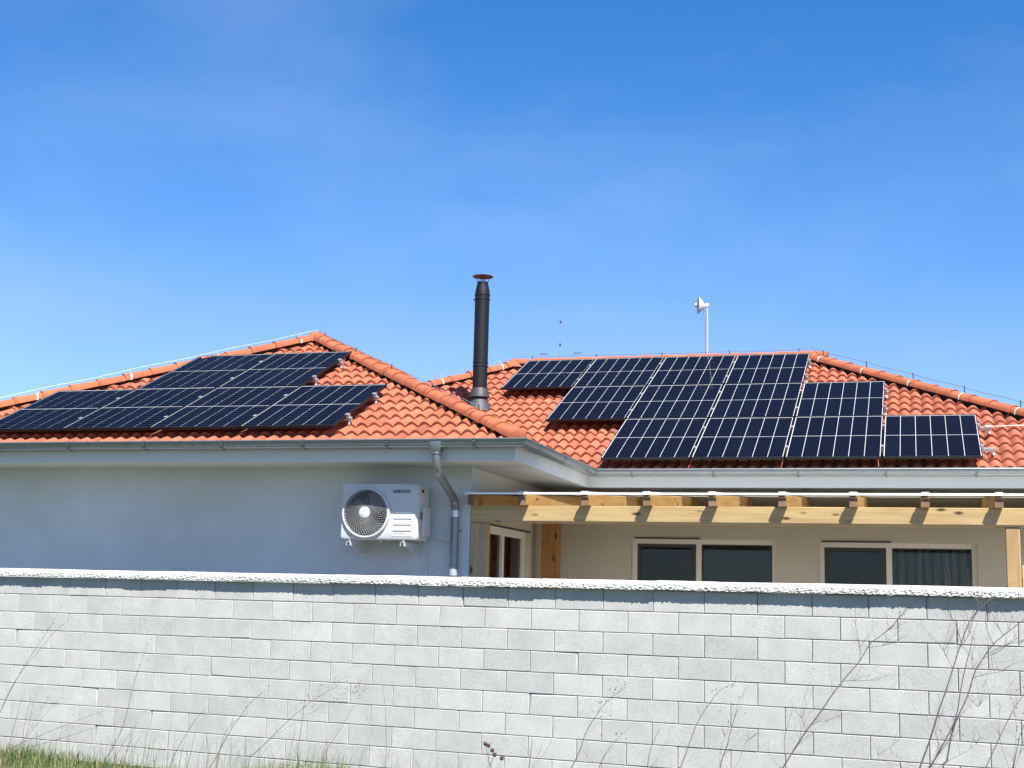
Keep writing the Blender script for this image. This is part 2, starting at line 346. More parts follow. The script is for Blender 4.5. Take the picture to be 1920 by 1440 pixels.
# ---- roofs (decks)
def hip_deck(name, x0, x1, y0, y1, zc, along):
    m = MB()
    if along == 'Y':
        h = (x1-x0)/2; A = ((x0+x1)/2, y0+h, zc+T*h); B = ((x0+x1)/2, y1-h, zc+T*h)
        V = [(x0,y0,zc),(x1,y0,zc),(x1,y1,zc),(x0,y1,zc),A,B]; F = [(0,1,4),(1,2,5,4),(2,3,5),(3,0,4,5)]
    else:
        h = (y1-y0)/2; A = (x0+h, y0+h, zc+T*h); B = (x1-h, y0+h, zc+T*h)
        V = [(x0,y0,zc),(x1,y0,zc),(x1,y1,zc),(x0,y1,zc),A,B]; F = [(0,1,5,4),(1,2,5),(2,3,4,5),(3,0,4)]
    F.append((3,2,1,0)); m.add(V, F); return m.build(name, DECK, house)
LX0, LX1, LY0 = -6.58, 2.20, -7.95
MX0, MX1, MY0, MY1 = -5.09, 9.38, -4.55, 5.03
roof_l = hip_deck('roof', LX0+.03, LX1-.03, LY0+.03, 4.8, CL+T*LY0-.068, 'Y'); tag(roof_l, 'hip roof of the wing with the air conditioner')
roof_m = hip_deck('roof', MX0+.03, MX1-.03, MY0+.03, MY1, CM+T*MY0-.068, 'X'); tag(roof_m, 'hip roof behind, with the antenna')
# ---- one tile: two waves wide
TW, TG, TL, AMP = .30, .305, .38, .052
def tile_mb():
    n = 12; m = MB(); V = []
    prof = lambda u: -AMP*(1-abs(math.sin(math.pi*u/.15))**1.05)
    for (v, dn) in ((0, -.034), (0, 0), (TL, -.040)):
        for i in range(n+1):
            u = TW*i/n; V.append((u, v, prof(u)+dn))
    F = []
    for k in range(2):
        for i in range(n): q = k*(n+1)+i; F.append((q, q+1, q+n+2, q+n+1))
    m.add(V, F); return m
tile_me = tile_mb().mesh('tile', TILE); tile_me.shade_smooth(); tile_me.set_sharp_from_angle(angle=R(50))
def panel_cover(origin, cells):
    return origin, cells
PW, PLN, PGU, PGV = 1.134, 1.689, 1.154, 1.709
PO_M = Vector((0, 0, 5.72)); PO_L = Vector((-4.5947, -4.7013, 5.0493))
PAN_M = [(c, 0) for c in range(4)] + [(c, 1) for c in range(1,5)] + [(c, 2) for c in range(2,6)]
PAN_L = [(1,0),(2,0)] + [(c,1) for c in range(4)]
def under_panel(x, y):
    for o, ps in ((PO_M, PAN_M), (PO_L, PAN_L)):
        for c, r in ps:
            x0 = o.x + c*PGU; y1 = o.y - r*PGV*CA; y0 = y1 - PLN*CA
            if x0+.06 < x < x0+PW-.02 and y0+.16 < y < y1-.0 and (o is PO_M) == (y > -4.66): return True
    return False
cands = []
def slope_tiles(roof, O, U, V, ulo, uhi, nrow, planes, show):
    O = Vector(O); U = Vector(U); V = Vector(V); Nn = U.cross(V)
    base = Matrix(((U.x,V.x,Nn.x,0),(U.y,V.y,Nn.y,0),(U.z,V.z,Nn.z,0),(0,0,0,1)))
    rr = random.Random(11)
    for r in range(nrow):
        k = 0
        u = ulo
        while u < uhi:
            P = O + U*u + V*(r*TG); u += TW
            cs = [P + U*a_ + V*b_ for a_ in (0,TW) for b_ in (0,TL)]
            st = 1
            for nx, ny, c in planes:
                ins = [nx*q.x + ny*q.y <= c for q in cs]
                if not any(ins): st = 0; break
                if not all(ins): st = 2
            if not st: continue
            jit = Matrix.Translation(Nn*rr.uniform(0,.003)) @ Matrix.Translation(U*rr.uniform(-.002,.002))
            m = jit @ Matrix.Translation(P) @ base @ Matrix.Rotation(rr.gauss(0,.004), 4, 'Z')
            ctr = P + U*(TW/2) + V*(TG/2)
            vis = 0
            if show and not under_panel(ctr.x, ctr.y):
                px, py = project(ctr)
                if -30 < px < 1950:
                    hid = (roof is roof_m and 560 < px < 1005 and py > 620 + (px-594)*.5115 - 2) or (roof is roof_m and 985 <= px < 1125 and py > 820 + (px-985)*.44 + 4)
                    if not hid:
                        d = (ctr-CAM).length; vis = 1/d/d*(.55 if st == 2 else 1)
            cands.append((vis, roof, m, st, planes))
# left wing, front slope: crests at x = -4.029 + .15k
V_front = (0, CA, SA)
slope_tiles(roof_l, (0, LY0, CL+T*LY0), (1,0,0), V_front, -4.104-.15*17, 2.3, 17, [(1,1,LX1+LY0-.085), (-1,1,LY0-LX0-.06)], True)
slope_tiles(roof_m, (0, MY0, CM+T*MY0), (1,0,0), V_front, 4.735-.3*26, 9.6, 19, [(1,1,MX1+MY0-.085), (-1,1,MY0-MX0-.06), (-1,-1,2.55)], True)
slope_tiles(roof_l, (LX1, 0, CL+T*LY0), (0,1,0), (-CA,0,SA), -8.1, 1.0, 17, [(-1,-1,-(LX1+LY0)-.03), (1,1,-2.30)], False)
slope_tiles(roof_m, (MX1, 0, CM+T*MY0), (0,1,0), (-CA,0,SA), -4.8, 5.2, 19, [(-1,-1,-(MX1+MY0)-.03), (-1,1,-(MX1-MY1)+.0)], False)
order = sorted(range(len(cands)), key=lambda i: -cands[i][0])
keep = {i for i in order[:300] if cands[i][0] > 0}
def cut(mesh_src, m, planes):
    bm = bmesh.new(); bm.from_mesh(mesh_src); bm.transform(m)
    for nx, ny, c in planes:
        nv = Vector((nx,ny,0)); bmesh.ops.bisect_plane(bm, geom=bm.verts[:]+bm.edges[:]+bm.faces[:], plane_co=nv*(c/nv.length_squared), plane_no=nv, clear_outer=True, dist=1e-5)
    return bm
stuff = {roof_l: bmesh.new(), roof_m: bmesh.new()}
for i, (vis, roof, m, st, planes) in enumerate(cands):
    if i in keep:
        if st == 1: inst('tile', tile_me, roof, m)
        else:
            bm = cut(tile_me, m, planes); bm.transform(m.inverted())
            if len(bm.faces):
                me = bpy.data.meshes.new('tile'); bm.to_mesh(me); me.materials.append(TILE); me.shade_smooth(); me.set_sharp_from_angle(angle=R(50)); inst('tile', me, roof, m)
            bm.free()
    else:
        bm = cut(tile_me, m, planes if st == 2 else [])
        tmp = bpy.data.meshes.new('tmp'); bm.to_mesh(tmp); bm.free(); stuff[roof].from_mesh(tmp); bpy.data.meshes.remove(tmp)
for roof, bm in stuff.items():
    me = bpy.data.meshes.new('roof_tiles'); bm.to_mesh(me); bm.free(); me.materials.append(TILE); me.shade_smooth(); me.set_sharp_from_angle(angle=R(50))
    tag(inst('roof_tiles', me, roof, None), kind='stuff')
# ---- ridge and hip tiles
def cap_mesh(L=.41, r0=.116, r1=.098, h0=.078, h1=.058, last=False):
    """half-round cap, x along (0 = low, wide end)"""
    n = 10; m = MB(); V = []
    prof = [(0,r0,h0),(.045,r0,h0),(.05,r0-.006,h0-.006),(L,r1,h1)]
    if last: prof = [(-.02,r0*.55,h0*.55),(0.0,r0*.9,h0*.92),(.05,r0,h0),(L,r1,h1)]
    for x, r_, h_ in prof:
        for i in range(n+1):
            a = math.pi*i/n; V.append((x, r_*math.cos(a)*1.0, -.022 + (h_+.022)*math.sin(a)**.85 if 0 < i < n else -.028))
    F = []
    for k in range(len(prof)-1):
        for i in range(n): q = k*(n+1)+i; F.append((q,q+1,q+n+2,q+n+1))
    F.append(tuple(range(n+1)))
    m.add(V, F); me = m.mesh('ridge_tile', RIDGE); me.shade_smooth(); me.set_sharp_from_angle(angle=R(38)); return me
cap_me = cap_mesh(); cap_end = cap_mesh(last=True)
FILLER = mat('dark_ridge_filler', (.045,.03,.022), .9, var=.2)
def ridge_line(roof, A, B, pitch=.365, first_end=True, lift=.016):
    A = Vector(A) + Vector((0,0,lift)); B = Vector(B) + Vector((0,0,lift)); d = (B-A).normalized(); sd = Vector((0,0,1)).cross(d).normalized(); u_ = d.cross(sd)
    base = Matrix(((d.x,sd.x,u_.x,0),(d.y,sd.y,u_.y,0),(d.z,sd.z,u_.z,0),(0,0,0,1))); L = (B-A).length; n = int(L/pitch)
    MB().bar(A - u_*.045 + d*.06, B - u_*.045, .075, .11, u_).build('ridge_filler', FILLER, roof)  # dark bar added to stop sky showing through under the caps
    rr = random.Random(int(L*1000))
    for k in range(n+1):
        s = k*pitch
        if s > L-.12: break
        inst('ridge_tile', cap_end if (k == 0 and first_end) else cap_me, roof, Matrix.Translation(A + d*s + u_*rr.uniform(-.002,.004)) @ base @ Matrix.Rotation(rr.gauss(0,.007), 4, 'Z') @ Matrix.Rotation(rr.gauss(0,.006), 4, 'Y'))
zl = CL+T*LY0; zm = CM+T*MY0
hL = (LX1-LX0)/2; AP = Vector(((LX0+LX1)/2, LY0+hL, zl+T*hL))
hM = (MY1-MY0)/2; RL = Vector((MX0+hM, MY0+hM, zm+T*hM)); RR = Vector((MX1-hM, MY0+hM, zm+T*hM))
ridge_line(roof_l, (LX1-.03, LY0+.03, zl+.0), AP)
ridge_line(roof_l, (LX0, LY0, zl), AP)
ridge_line(roof_l, AP+Vector((0,.02,.0)), AP+Vector((0,3.6,.0)), first_end=False)
ridge_line(roof_m, (MX1, MY0, zm), RR)
ridge_line(roof_m, (MX0, MY0, zm), RL)
ridge_line(roof_m, RL, RR, first_end=False, lift=.042)
# a rounded cap over each point where hips meet
for roof, P in ((roof_l, AP), (roof_m, RL), (roof_m, RR)):
    m = MB(); m.lathe([(.165,-.075),(.14,-.02),(.10,.045),(.05,.078),(0.001,.084)], n=18)
    m.build('ridge_tile', RIDGE, roof, smooth=60, m=Matrix.Translation(P + Vector((0,0,.016 if roof is roof_l else .035))))
# ---- eaves: sweep along the three visible eaves
path = [Vector((-6.6,-7.96)), Vector((2.207,-7.96)), Vector((2.207,-4.65)), Vector((9.4,-4.65))]
def sweep(prof, i, closed=False):
    """profile (outward offset, z) along eave segment i with mitred ends"""
    def offs(k):
        if k == 0 or k == 3:
            d = (path[1]-path[0]).normalized(); return Vector((d.y,-d.x))
        d1 = (path[k]-path[k-1]).normalized(); d2 = (path[k+1]-path[k]).normalized(); n1 = Vector((d1.y,-d1.x)); n2 = Vector((d2.y,-d2.x))
        b_ = (n1+n2).normalized(); return b_/b_.dot(n1)
    m = MB(); V = []
    for k in (i, i+1):
        o = offs(k)
        for (q, z) in prof: p = path[k] + o*q; V.append((p.x,p.y,z))
    n = len(prof); F = [(j, j+1, n+j+1, n+j) for j in range(n-1)]
    if closed: F.append((n-1, 0, n, 2*n-1))
    m.add(V, F); return m
GZ = 3.435; GR = .072
arc = [(GR*math.cos(a), GZ + GR*1.15*math.sin(a)) for a in [math.pi*2 - math.pi*k/12 for k in range(13)]]
arc_in = [((GR-.004)*math.cos(a), GZ + .001 + (GR-.004)*1.15*math.sin(a)) for a in [math.pi*2 - math.pi*k/12 for k in range(13)]]
bead = [(GR+.004+.009*math.cos(a), GZ+.002+.009*math.sin(a)) for a in [2*math.pi*k/8 for k in range(8)]]
step = [(GR*.62+.006*math.cos(a), GZ-GR*.98+.005*math.sin(a)) for a in [2*math.pi*k/6 for k in range(6)]]
glabels = ('long grey zinc gutter above the air conditioner', 'short gutter returning to the back roof', 'grey zinc gutter above the pergola')
brk = MB()
bv = [(1.10*q, GZ + (z-GZ)*1.10) for q, z in arc]
for j in range(len(bv)-1):
    (a0,z0_),(a1,z1_) = bv[j], bv[j+1]
    brk.add([(-.013,-a0,z0_),(.013,-a0,z0_),(.013,-a1,z1_),(-.013,-a1,z1_)], [(0,1,2,3)])
brk.box(-.013,.013,-GR*1.12,-GR*1.0,GZ-.005,GZ+.016)
brk_me = brk.mesh('bracket', mat('dark_zinc_bracket', (.13,.15,.155), .5, metal=.6), 40)
for i in range(3):
    g = sweep(arc + arc_in[::-1], i, True); g.add(*(lambda b_: (b_.v, b_.f))(sweep(bead, i, True))); g.add(*(lambda b_: (b_.v, b_.f))(sweep(step, i, True)))
    go = g.build('gutter', ZINC, house, smooth=35); go['label'] = glabels[i]
    L0 = path[i]; L1 = path[i+1]; d = (L1-L0); n = int(d.length/.9); rot = Matrix.Rotation(math.atan2(d.y, d.x), 4, 'Z')
    for k in range(n):
        p = L0 + d*((k+.5)/n); inst('bracket', brk_me, go, Matrix.Translation((p.x,p.y,0)) @ rot)
    sweep([(-.078,ZS),(-.078,3.405),(-.100,3.405),(-.100,ZS)], i, True).build('fascia', FASCIA, house)
    sweep([(-.101,ZS+.006),(-.101,ZS+.022),(-.83,ZS+.022),(-.83,ZS+.006)], i, True).build('soffit', FASCIA, house)
# ---- downpipe
dp = MB().lathe([(.088,3.432),(.086,3.41),(.052,3.30),(.050,3.285)], (1.285,-7.965,0), 4, (0,0,1))
hop = MB()
for z0_, w0, d0, z1_, w1, d1 in ((3.425,.140,.14,3.295,.088,.088),):
    V = [(1.285+sx*w/2, -7.965+sy*dd/2, z) for z, w, dd in ((z0_,w0,d0),(z1_,w1,d1)) for sx, sy in ((-1,-1),(1,-1),(1,1),(-1,1))]
    hop.add(V, [(0,1,5,4),(1,2,6,5),(2,3,7,6),(3,0,4,7),(0,3,2,1),(4,5,6,7)])
hop.tube([(1.285,-7.965,3.30),(1.285,-7.965,3.285)], .056, 16)
dpo = hop.build('downpipe', ZINC, house); dpo['label'] = 'bent grey zinc downpipe right of the air conditioner'; bevel_mesh(dpo.data, .006, 2)
def bend(pts, r_, steps=6):
    """round the corners of a polyline"""
    out = [Vector(pts[0])]
    for a_, p, b_ in zip(pts[:-2], pts[1:-1], pts[2:]):
        a_, p, b_ = Vector(a_), Vector(p), Vector(b_); s0 = p + (a_-p).normalized()*r_; s1 = p + (b_-p).normalized()*r_
        for k in range(steps+1):
            t_ = k/steps; out.append(s0*(1-t_)**2 + p*2*t_*(1-t_) + s1*t_*t_)
    out.append(Vector(pts[-1])); return out
MB().tube(bend([(1.285,-7.965,3.29),(1.283,-7.955,3.13),(1.262,-7.225,2.84),(1.262,-7.225,.47)], .11), .044, 18).build('pipe', ZINC, dpo, smooth=50)
for zz, rr_ in ((2.74,.0475),(2.10,.0475)): MB().tube([(1.262,-7.225,zz),(1.262,-7.225,zz-.07)], rr_, 18).build('socket', ZINC_L, dpo, smooth=50)
cl = MB().tube([(1.262,-7.225,2.535),(1.262,-7.225,2.510)], .049, 16); cl.box(1.255,1.269,-7.19,-7.155,2.512,2.532); cl.tube([(1.31,-7.225,2.522),(1.345,-7.225,2.522)], .008, 8); cl.build('clamp', ZINC, dpo, smooth=40)
# ---- windows
def window(W, label, split, kinds, seal):
    x0, x1, z0_, z1_ = W; y = -3.87+.10
    f = MB(); fw_ = .062
    f.box(x0, x0+fw_, y, y+.07, z0_, z1_); f.box(x1-fw_, x1, y, y+.07, z0_, z1_); f.box(x0+fw_, x1-fw_, y, y+.07, z1_-fw_, z1_); f.box(x0+fw_, x1-fw_, y, y+.07, z0_, z0_+fw_)
    f.box(split-.035, split+.035, y+.001, y+.069, z0_+fw_, z1_-fw_)
    w = f.build('window', FRAME, house); w['label'] = label
    bm = bmesh.new(); bm.from_mesh(w.data); bm.to_mesh(w.data); bm.free()
    MB().box(x0-.03, x1+.03, -3.93, y, z0_-.03, z0_).build('sill', FRAME, w)
    for k, (a_, b_) in enumerate(((x0+fw_, split-.035), (split+.035, x1-fw_))):
        zb, zt = z0_+fw_, z1_-fw_
        s = MB()
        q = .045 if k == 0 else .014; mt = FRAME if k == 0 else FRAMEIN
        sy = y+.014
        s.box(a_, a_+q, sy, sy+.05, zb, zt); s.box(b_-q, b_, sy, sy+.05, zb, zt); s.box(a_+q, b_-q, sy, sy+.05, zt-q, zt); s.box(a_+q, b_-q, sy, sy+.05, zb, zb+q)
        s.build('sash', FRAMEIN if k else FRAMEIN, w)
        MB().box(a_+q, b_-q, sy+.02, sy+.026, zb+q, zt-q).build('pane', WINGLASS, w)
        kind = kinds[k]
        if kind == 'blind':
            m = MB(); zz = zt-.02
            while zz > zb: m.add([(a_+.01,sy+.085,zz),(b_-.01,sy+.085,zz),(b_-.01,sy+.118,zz-.021),(a_+.01,sy+.118,zz-.021)], [(0,1,2,3)]); zz -= .024
            m.add([(a_+.01,sy+.14,zb),(b_-.01,sy+.14,zb),(b_-.01,sy+.14,zt),(a_+.01,sy+.14,zt)], [(0,1,2,3)])
            m.build('blind', BLINDM, w)
        else:
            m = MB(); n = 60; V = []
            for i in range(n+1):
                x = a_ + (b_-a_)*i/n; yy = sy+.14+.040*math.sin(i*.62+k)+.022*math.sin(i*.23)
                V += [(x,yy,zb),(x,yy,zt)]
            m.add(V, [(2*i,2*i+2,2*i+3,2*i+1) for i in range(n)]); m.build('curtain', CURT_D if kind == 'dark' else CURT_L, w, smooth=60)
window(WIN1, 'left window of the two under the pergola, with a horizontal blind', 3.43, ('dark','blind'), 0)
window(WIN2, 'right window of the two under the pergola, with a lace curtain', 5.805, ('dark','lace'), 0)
# shutter slots above the windows
for (x0,x1,z1_) in ((2.60,3.46,2.617),(4.99,5.84,2.602)):
    bbox('shutter_slot', FRAMEIN, house, x0, x1, -3.885, -3.80, z1_-.004, z1_+.012, .002)
# ---- glazed door in the side wall
y0, y1, z0_, z1_ = DOOR; xf = 1.42-.06; f = MB(); q = .085
f.box(xf-.07, xf, y0, y0+q, z0_, z1_); f.box(xf-.07, xf, y1-q, y1, z0_, z1_); f.box(xf-.07, xf, y0+q, y1-q, z1_-q, z1_); f.box(xf-.07, xf, y0+q, y1-q, z0_, z0_+q)
f.box(xf-.069, xf-.001, -5.72, -5.64, z0_+q, z1_-q)
door = f.build('door', FRAME, house); door['label'] = 'cream framed glazed door beside the pergola post'
for a_, b_ in ((y0+q,-5.72),(-5.64,y1-q)): MB().box(xf-.04, xf-.034, a_, b_, z0_+q, z1_-q).build('pane', WINGLASS, door)
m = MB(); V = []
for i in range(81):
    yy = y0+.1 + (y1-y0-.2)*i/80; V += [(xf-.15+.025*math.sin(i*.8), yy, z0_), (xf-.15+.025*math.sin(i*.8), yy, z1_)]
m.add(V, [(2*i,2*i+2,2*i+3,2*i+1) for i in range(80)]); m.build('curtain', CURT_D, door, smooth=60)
bbox('roller_box', FRAMEIN, house, 1.40, 1.432, y0, y1, z1_-.004, z1_+.014, .002)
# ---- chimney flue
CX, CY = -.222, -1.9
ch = MB().lathe([(.112,4.60),(.112,5.285),(.119,5.29),(.119,5.305),(.113,5.31),(.113,5.345),(.119,5.35),(.119,5.365),(.113,5.37),(.113,6.33),(.120,6.335),(.120,6.352),(.114,6.358),(.114,6.40),(.120,6.405),(.120,6.422),(.114,6.43),(.112,6.47),(.083,6.60),(.083,6.612)], (CX,CY,0), 28).build('chimney', BLACKMETAL, house, smooth=28)
ch['label'] = 'tall black round metal flue with a rain cap'
MB().lathe([(.121,4.955),(.124,4.945),(.158,4.83),(.160,4.815),(.11,4.815)], (CX,CY,0), 28).build('storm_collar', mat('grey_lead_collar',(.045,.048,.052),.55,metal=.2,var=.1), ch, smooth=30)
MB().lathe([(.20,4.60),(.15,4.72),(.125,4.80),(.112,4.80)], (CX,CY,0), 24).build('flashing', mat('lead_flashing',(.04,.045,.055),.6,var=.15), ch, smooth=40)
MB().lathe([(.080,6.612),(.080,6.632),(.070,6.632),(.070,6.5)], (CX,CY,0), 24).build('rim', ALU, ch, smooth=30)
MB().lathe([(.001,6.742),(.06,6.736),(.15,6.716),(.163,6.704),(.158,6.700),(.05,6.716),(.001,6.72)], (CX,CY,0), 28).build('rain_cap', CAPMETAL, ch, smooth=40)
for k in range(4):
    a = .5+k*math.pi/2; MB().bar((CX+.078*math.cos(a),CY+.078*math.sin(a),6.60), (CX+.11*math.cos(a),CY+.11*math.sin(a),6.712), .012, .006).build('strut', BLACKMETAL, ch)
MB().tube([(CX-.114,CY,6.345),(CX-.14,CY,6.345)], .012, 8).build('bolt', BLACKMETAL, ch)

# ================================================================== SOLAR PANELS
fm = MB(); fb = .009; D = .035
fm.box(0,fb,0,PLN,-D,0); fm.box(PW-fb,PW,0,PLN,-D,0); fm.box(fb,PW-fb,0,fb,-D,0); fm.box(fb,PW-fb,PLN-fb,PLN,-D,0)
frame_me = fm.mesh('frame', PANELBLACK)
back_me = MB().box(fb,PW-fb,fb,PLN-fb,-.012,-.006).mesh('backsheet', BACKSHEET)
mg = .0075; mgv = .014; gapc = .0050; gapm = .012
cw = (PW-2*fb-2*mg-5*gapc)/6; chh = (PLN-2*fb-2*mgv-gapm)/2
cell_me = MB().box(0,cw,0,chh,-.007,-.0045).mesh('cell_string', PVCELL)
glass_me = MB(); glass_me.add([(fb,fb,-.0018),(PW-fb,fb,-.0018),(PW-fb,PLN-fb,-.0018),(fb,PLN-fb,-.0018)], [(0,1,2,3)]); glass_me = glass_me.mesh('glass', PVGLASS)
BASE = Matrix(((1,0,0,0),(0,CA,-SA,0),(0,SA,CA,0),(0,0,0,1)))
Vd = Vector((0,-CA,-SA)); Nn = Vector((0,-SA,CA))
rp_ = random.Random(5)
def solar(o, c, r, label, group):
    P = o + Vector((c*PGU,0,0)) + Vd*(r*PGV + PLN)
    m = Matrix.Translation(P) @ BASE @ Matrix.Rotation(rp_.gauss(0,.0012), 4, 'X') @ Matrix.Rotation(rp_.gauss(0,.0012), 4, 'Y')
    e = bpy.data.objects.new('solar_panel', None); e.empty_display_size = .2; place(e, None, m); tag(e, label, 'solar panel', group)
    inst('frame', frame_me, e, m); bs = inst('backsheet', back_me, e, m); inst('glass', glass_me, e, m)
    for h in range(2):
        for k in range(6):
            inst('cell_string', cell_me, bs, m @ Matrix.Translation((fb+mg+k*(cw+gapc), fb+mgv+h*(chh+gapm), 0)))
ordn = ('leftmost','second from left','third from left','rightmost')
rown = ('top','middle','bottom')
for r in range(3):
    for k in range(4):
        solar(PO_M, r+k, r, 'dark blue solar panel, %s of the %s row on the right-hand roof' % (ordn[k], rown[r]), 'solar panels on the right-hand roof')
for k, c in enumerate((1,2)): solar(PO_L, c, 0, 'dark blue solar panel, %s of the two in the upper row on the left-hand roof' % ('left','right')[k], 'solar panels on the left-hand roof')
for k in range(4): solar(PO_L, k, 1, 'dark blue solar panel, %s of the lower row on the left-hand roof' % ordn[k], 'solar panels on the left-hand roof')
# mounting rails
def rail(o, c0, c1, r, frac, ext, label, group):
    A = o + Vector((c0*PGU-.05,0,0)) + Vd*(r*PGV + PLN*frac) - Nn*.0565; B = o + Vector(((c1+1)*PGU-.02+ext,0,0)) + Vd*(r*PGV + PLN*frac) - Nn*.0565
    e = empty('mounting_rail', A, label, 'mounting rail', group)
    MB().bar(A, B, .04, .04, Nn).build('rail', ALU, e)
    cx = o + Vector(((c1+1)*PGU-.02+.016,0,0)) + Vd*(r*PGV + PLN*frac) - Nn*.018
    m = MB(); m.bar(cx-Vector((.014,0,0)), cx+Vector((.016,0,0)), .05, .040, Nn); m.bar(cx+Nn*.021-Vector((.030,0,0)), cx+Nn*.021+Vector((.016,0,0)), .05, .006, Nn); m.build('end_clamp', ALU, e)
    for c in range(c0, c1):
        q = o + Vector(((c+1)*PGU-.01,0,0)) + Vd*(r*PGV + PLN*frac)
        m = MB(); m.bar(q-Nn*.03-Vector((.008,0,0)), q-Nn*.03+Vector((.008,0,0)), .05, .058, Nn); m.bar(q+Nn*.0025-Vector((.018,0,0)), q+Nn*.0025+Vector((.018,0,0)), .05, .004, Nn); m.build('mid_clamp', ALU, e)
    for c in range(c0, c1+2):
        xq = min(o.x + c*PGU + .15, B.x-.03); q = Vector((xq, A.y, A.z)); m = MB()
        m.bar(q-Nn*.018-Vector((.02,0,0)), q-Nn*.018+Vector((.02,0,0)), .03, .006, Nn); m.tube([q-Nn*.02, q-Nn*.05+Vd*.03, q-Nn*.085-Vd*.05, q-Nn*.10-Vd*.18], .011, 6); m.build('roof_hook', ALU, e)
for (o, c0, c1, r, nm, grp, ext) in ((PO_M,0,3,0,'the top row of the right-hand roof','rails of the right-hand roof',.05),(PO_M,1,4,1,'the middle row of the right-hand roof','rails of the right-hand roof',.05),(PO_M,2,5,2,'the bottom row of the right-hand roof','rails of the right-hand roof',.17),
                        (PO_L,1,2,0,'the upper row of the left-hand roof','rails of the left-hand roof',.055),(PO_L,0,3,1,'the lower row of the left-hand roof','rails of the left-hand roof',.055)):
    for fr_, pos in ((.26,'upper'),(.76,'lower')):
        rail(o, c0, c1, r, fr_, ext, '%s aluminium mounting rail under %s of solar panels' % (pos, nm), grp)

# ================================================================== LIGHTNING CONDUCTORS
STRAP = mat('pale_strap', (.55,.53,.50), .6)
def conductor(label, pts, off, spacing, wire, hold, rad=.005, strap=None):
    pts = [Vector(p) for p in pts]; e = empty('lightning_conductor', pts[0], label, 'lightning wire', 'lightning conductor wires along the roof ridges')
    lifted = []
    rr = random.Random(len(label)); s = .3
    L = sum((b_-a_).length for a_, b_ in zip(pts[:-1], pts[1:]))
    def at(t_):
        for a_, b_ in zip(pts[:-1], pts[1:]):
            l = (b_-a_).length
            if t_ <= l: return a_ + (b_-a_)*(t_/l), (b_-a_).normalized()
            t_ -= l
        return pts[-1], (pts[-1]-pts[-2]).normalized()
    n = max(2, int(L/.25))
    for k in range(n+1):
        p, d = at(L*k/n); lifted.append(p + Vector((0,0,off + .006*math.sin(L*k/n/spacing*2*math.pi + 1))))
    MB().tube(lifted, rad, 6).build('wire', wire, e, smooth=60)
    k = 0
    while s < L:
        p, d = at(s); sd = d.cross(Vector((0,0,1))).normalized()
        m = MB(); m.tube([p+Vector((0,0,.07)), p+Vector((0,0,off+.025))], .008, 6); h = m.build('holder', hold, e)
        arcp = [p + sd*(.122*math.cos(a)) + Vector((0,0,-.02+.106*math.sin(a)**.8 if 0 < a < 3.14 else -.02)) for a in [math.pi*j/10 for j in range(11)]]
        sm = MB()
        for a_, b_ in zip(arcp[:-1], arcp[1:]): sm.add([a_-d*.010, a_+d*.010, b_+d*.010, b_-d*.010], [(0,1,2,3)])
        sm.build('strap', strap or STRAP, h)
        s += spacing
DW = mat('weathered_wire', (.22,.23,.24), .5, metal=.5); DH = mat('dark_holder', (.04,.042,.045), .6); LW = mat('bright_wire', (.62,.63,.64), .4, metal=.3)
conductor('bright lightning wire along the left hip of the left-hand roof', [AP, (LX0,LY0,zl)], .130, 1.25, LW, ALU, .0027)
conductor('thin lightning wire along the right hip of the left-hand roof', [AP, (LX1-.4,LY0+.4,zl+.4*T)], .115, 1.3, DW, DH, .004, RIDGE)
conductor('lightning wire along the left hip of the right-hand roof', [RL, RL+Vector((-2.2,-2.2,-2.2*T))], .130, 1.15, DW, ALU, .0045)
conductor('lightning wire along the level ridge under the antenna', [RL, RR], .140, 1.1, DW, DH, .0045)
conductor('lightning wire along the right hip of the right-hand roof', [RR, (MX1,MY0,zm)], .160, 1.0, DW, DH, .005)
# wire clipped to the last solar rail, running off to the right
qa = PO_M + Vector((6*PGU+.14,0,0)) + Vd*(2*PGV+PLN*.26) - Nn*.03
e = empty('earthing_wire', qa, 'pale earthing wire running right across the tiles from the last solar panel', 'wire')
MB().tube([qa, qa+Vector((.3,0,.012)), qa+Vector((1.0,.02,.004)), qa+Vector((2.6,.08,.05))], .0038, 6).build('wire', LW, e)
bb = MB(); bb.bar(qa-Vector((.07,0,0))+Nn*.0, qa+Vector((.01,0,0)), .05, .02, Nn); bb.build('bracket', WHITE, e)
# overhead cable behind
hp = RR + (Vector((MX1,MY0,zm))-RR)*.585 + Vector((0,0,.19))
tag(MB().tube([hp, hp+Vector((1.2,.5,.42)), hp+Vector((6,2.5,2.3)), hp+Vector((14,6,6.2))], .0035, 6).build('overhead_cable', GREYPL), 'thin overhead cable rising to the right from the right-hand hip', 'cable')

# ================================================================== ANTENNA AND ROD ON THE RIDGE
AX, AY = 2.93, .30
an = empty('dish_antenna', (AX,AY,5.72), 'small white dish antenna on a thin steel pole at the ridge', 'antenna')
MB().tube([(AX,AY,5.60),(AX,AY,6.65)], .019, 12).build('pole', ZINC_L, an, smooth=50)
MB().tube(bend([(AX-.05,AY-.005,6.56),(AX-.055,AY-.01,6.45),(AX-.026,AY-.012,6.40),(AX-.024,AY-.014,5.62)], .03), .007, 6).build('cable', GREYPL, an, smooth=60)
ax_d = Vector((-1,-.28,.02)).normalized(); dc = Vector((AX-.085,AY-.01,6.61))
MB().lathe([(.001,-.02),(.045,-.015),(.10,.02),(.142,.062),(.146,.062),(.105,.012),(.05,-.03),(.001,-.035)], dc, 26, ax_d).build('dish', WHITE, an, smooth=50)
MB().tube([dc, dc+ax_d*.085], .011, 8).build('feed_arm', WHITE, an)
MB().lathe([(.001,.07),(.030,.075),(.034,.095),(.028,.115),(.001,.12)], dc, 16, ax_d).build('feed_horn', WHITE, an, smooth=50)
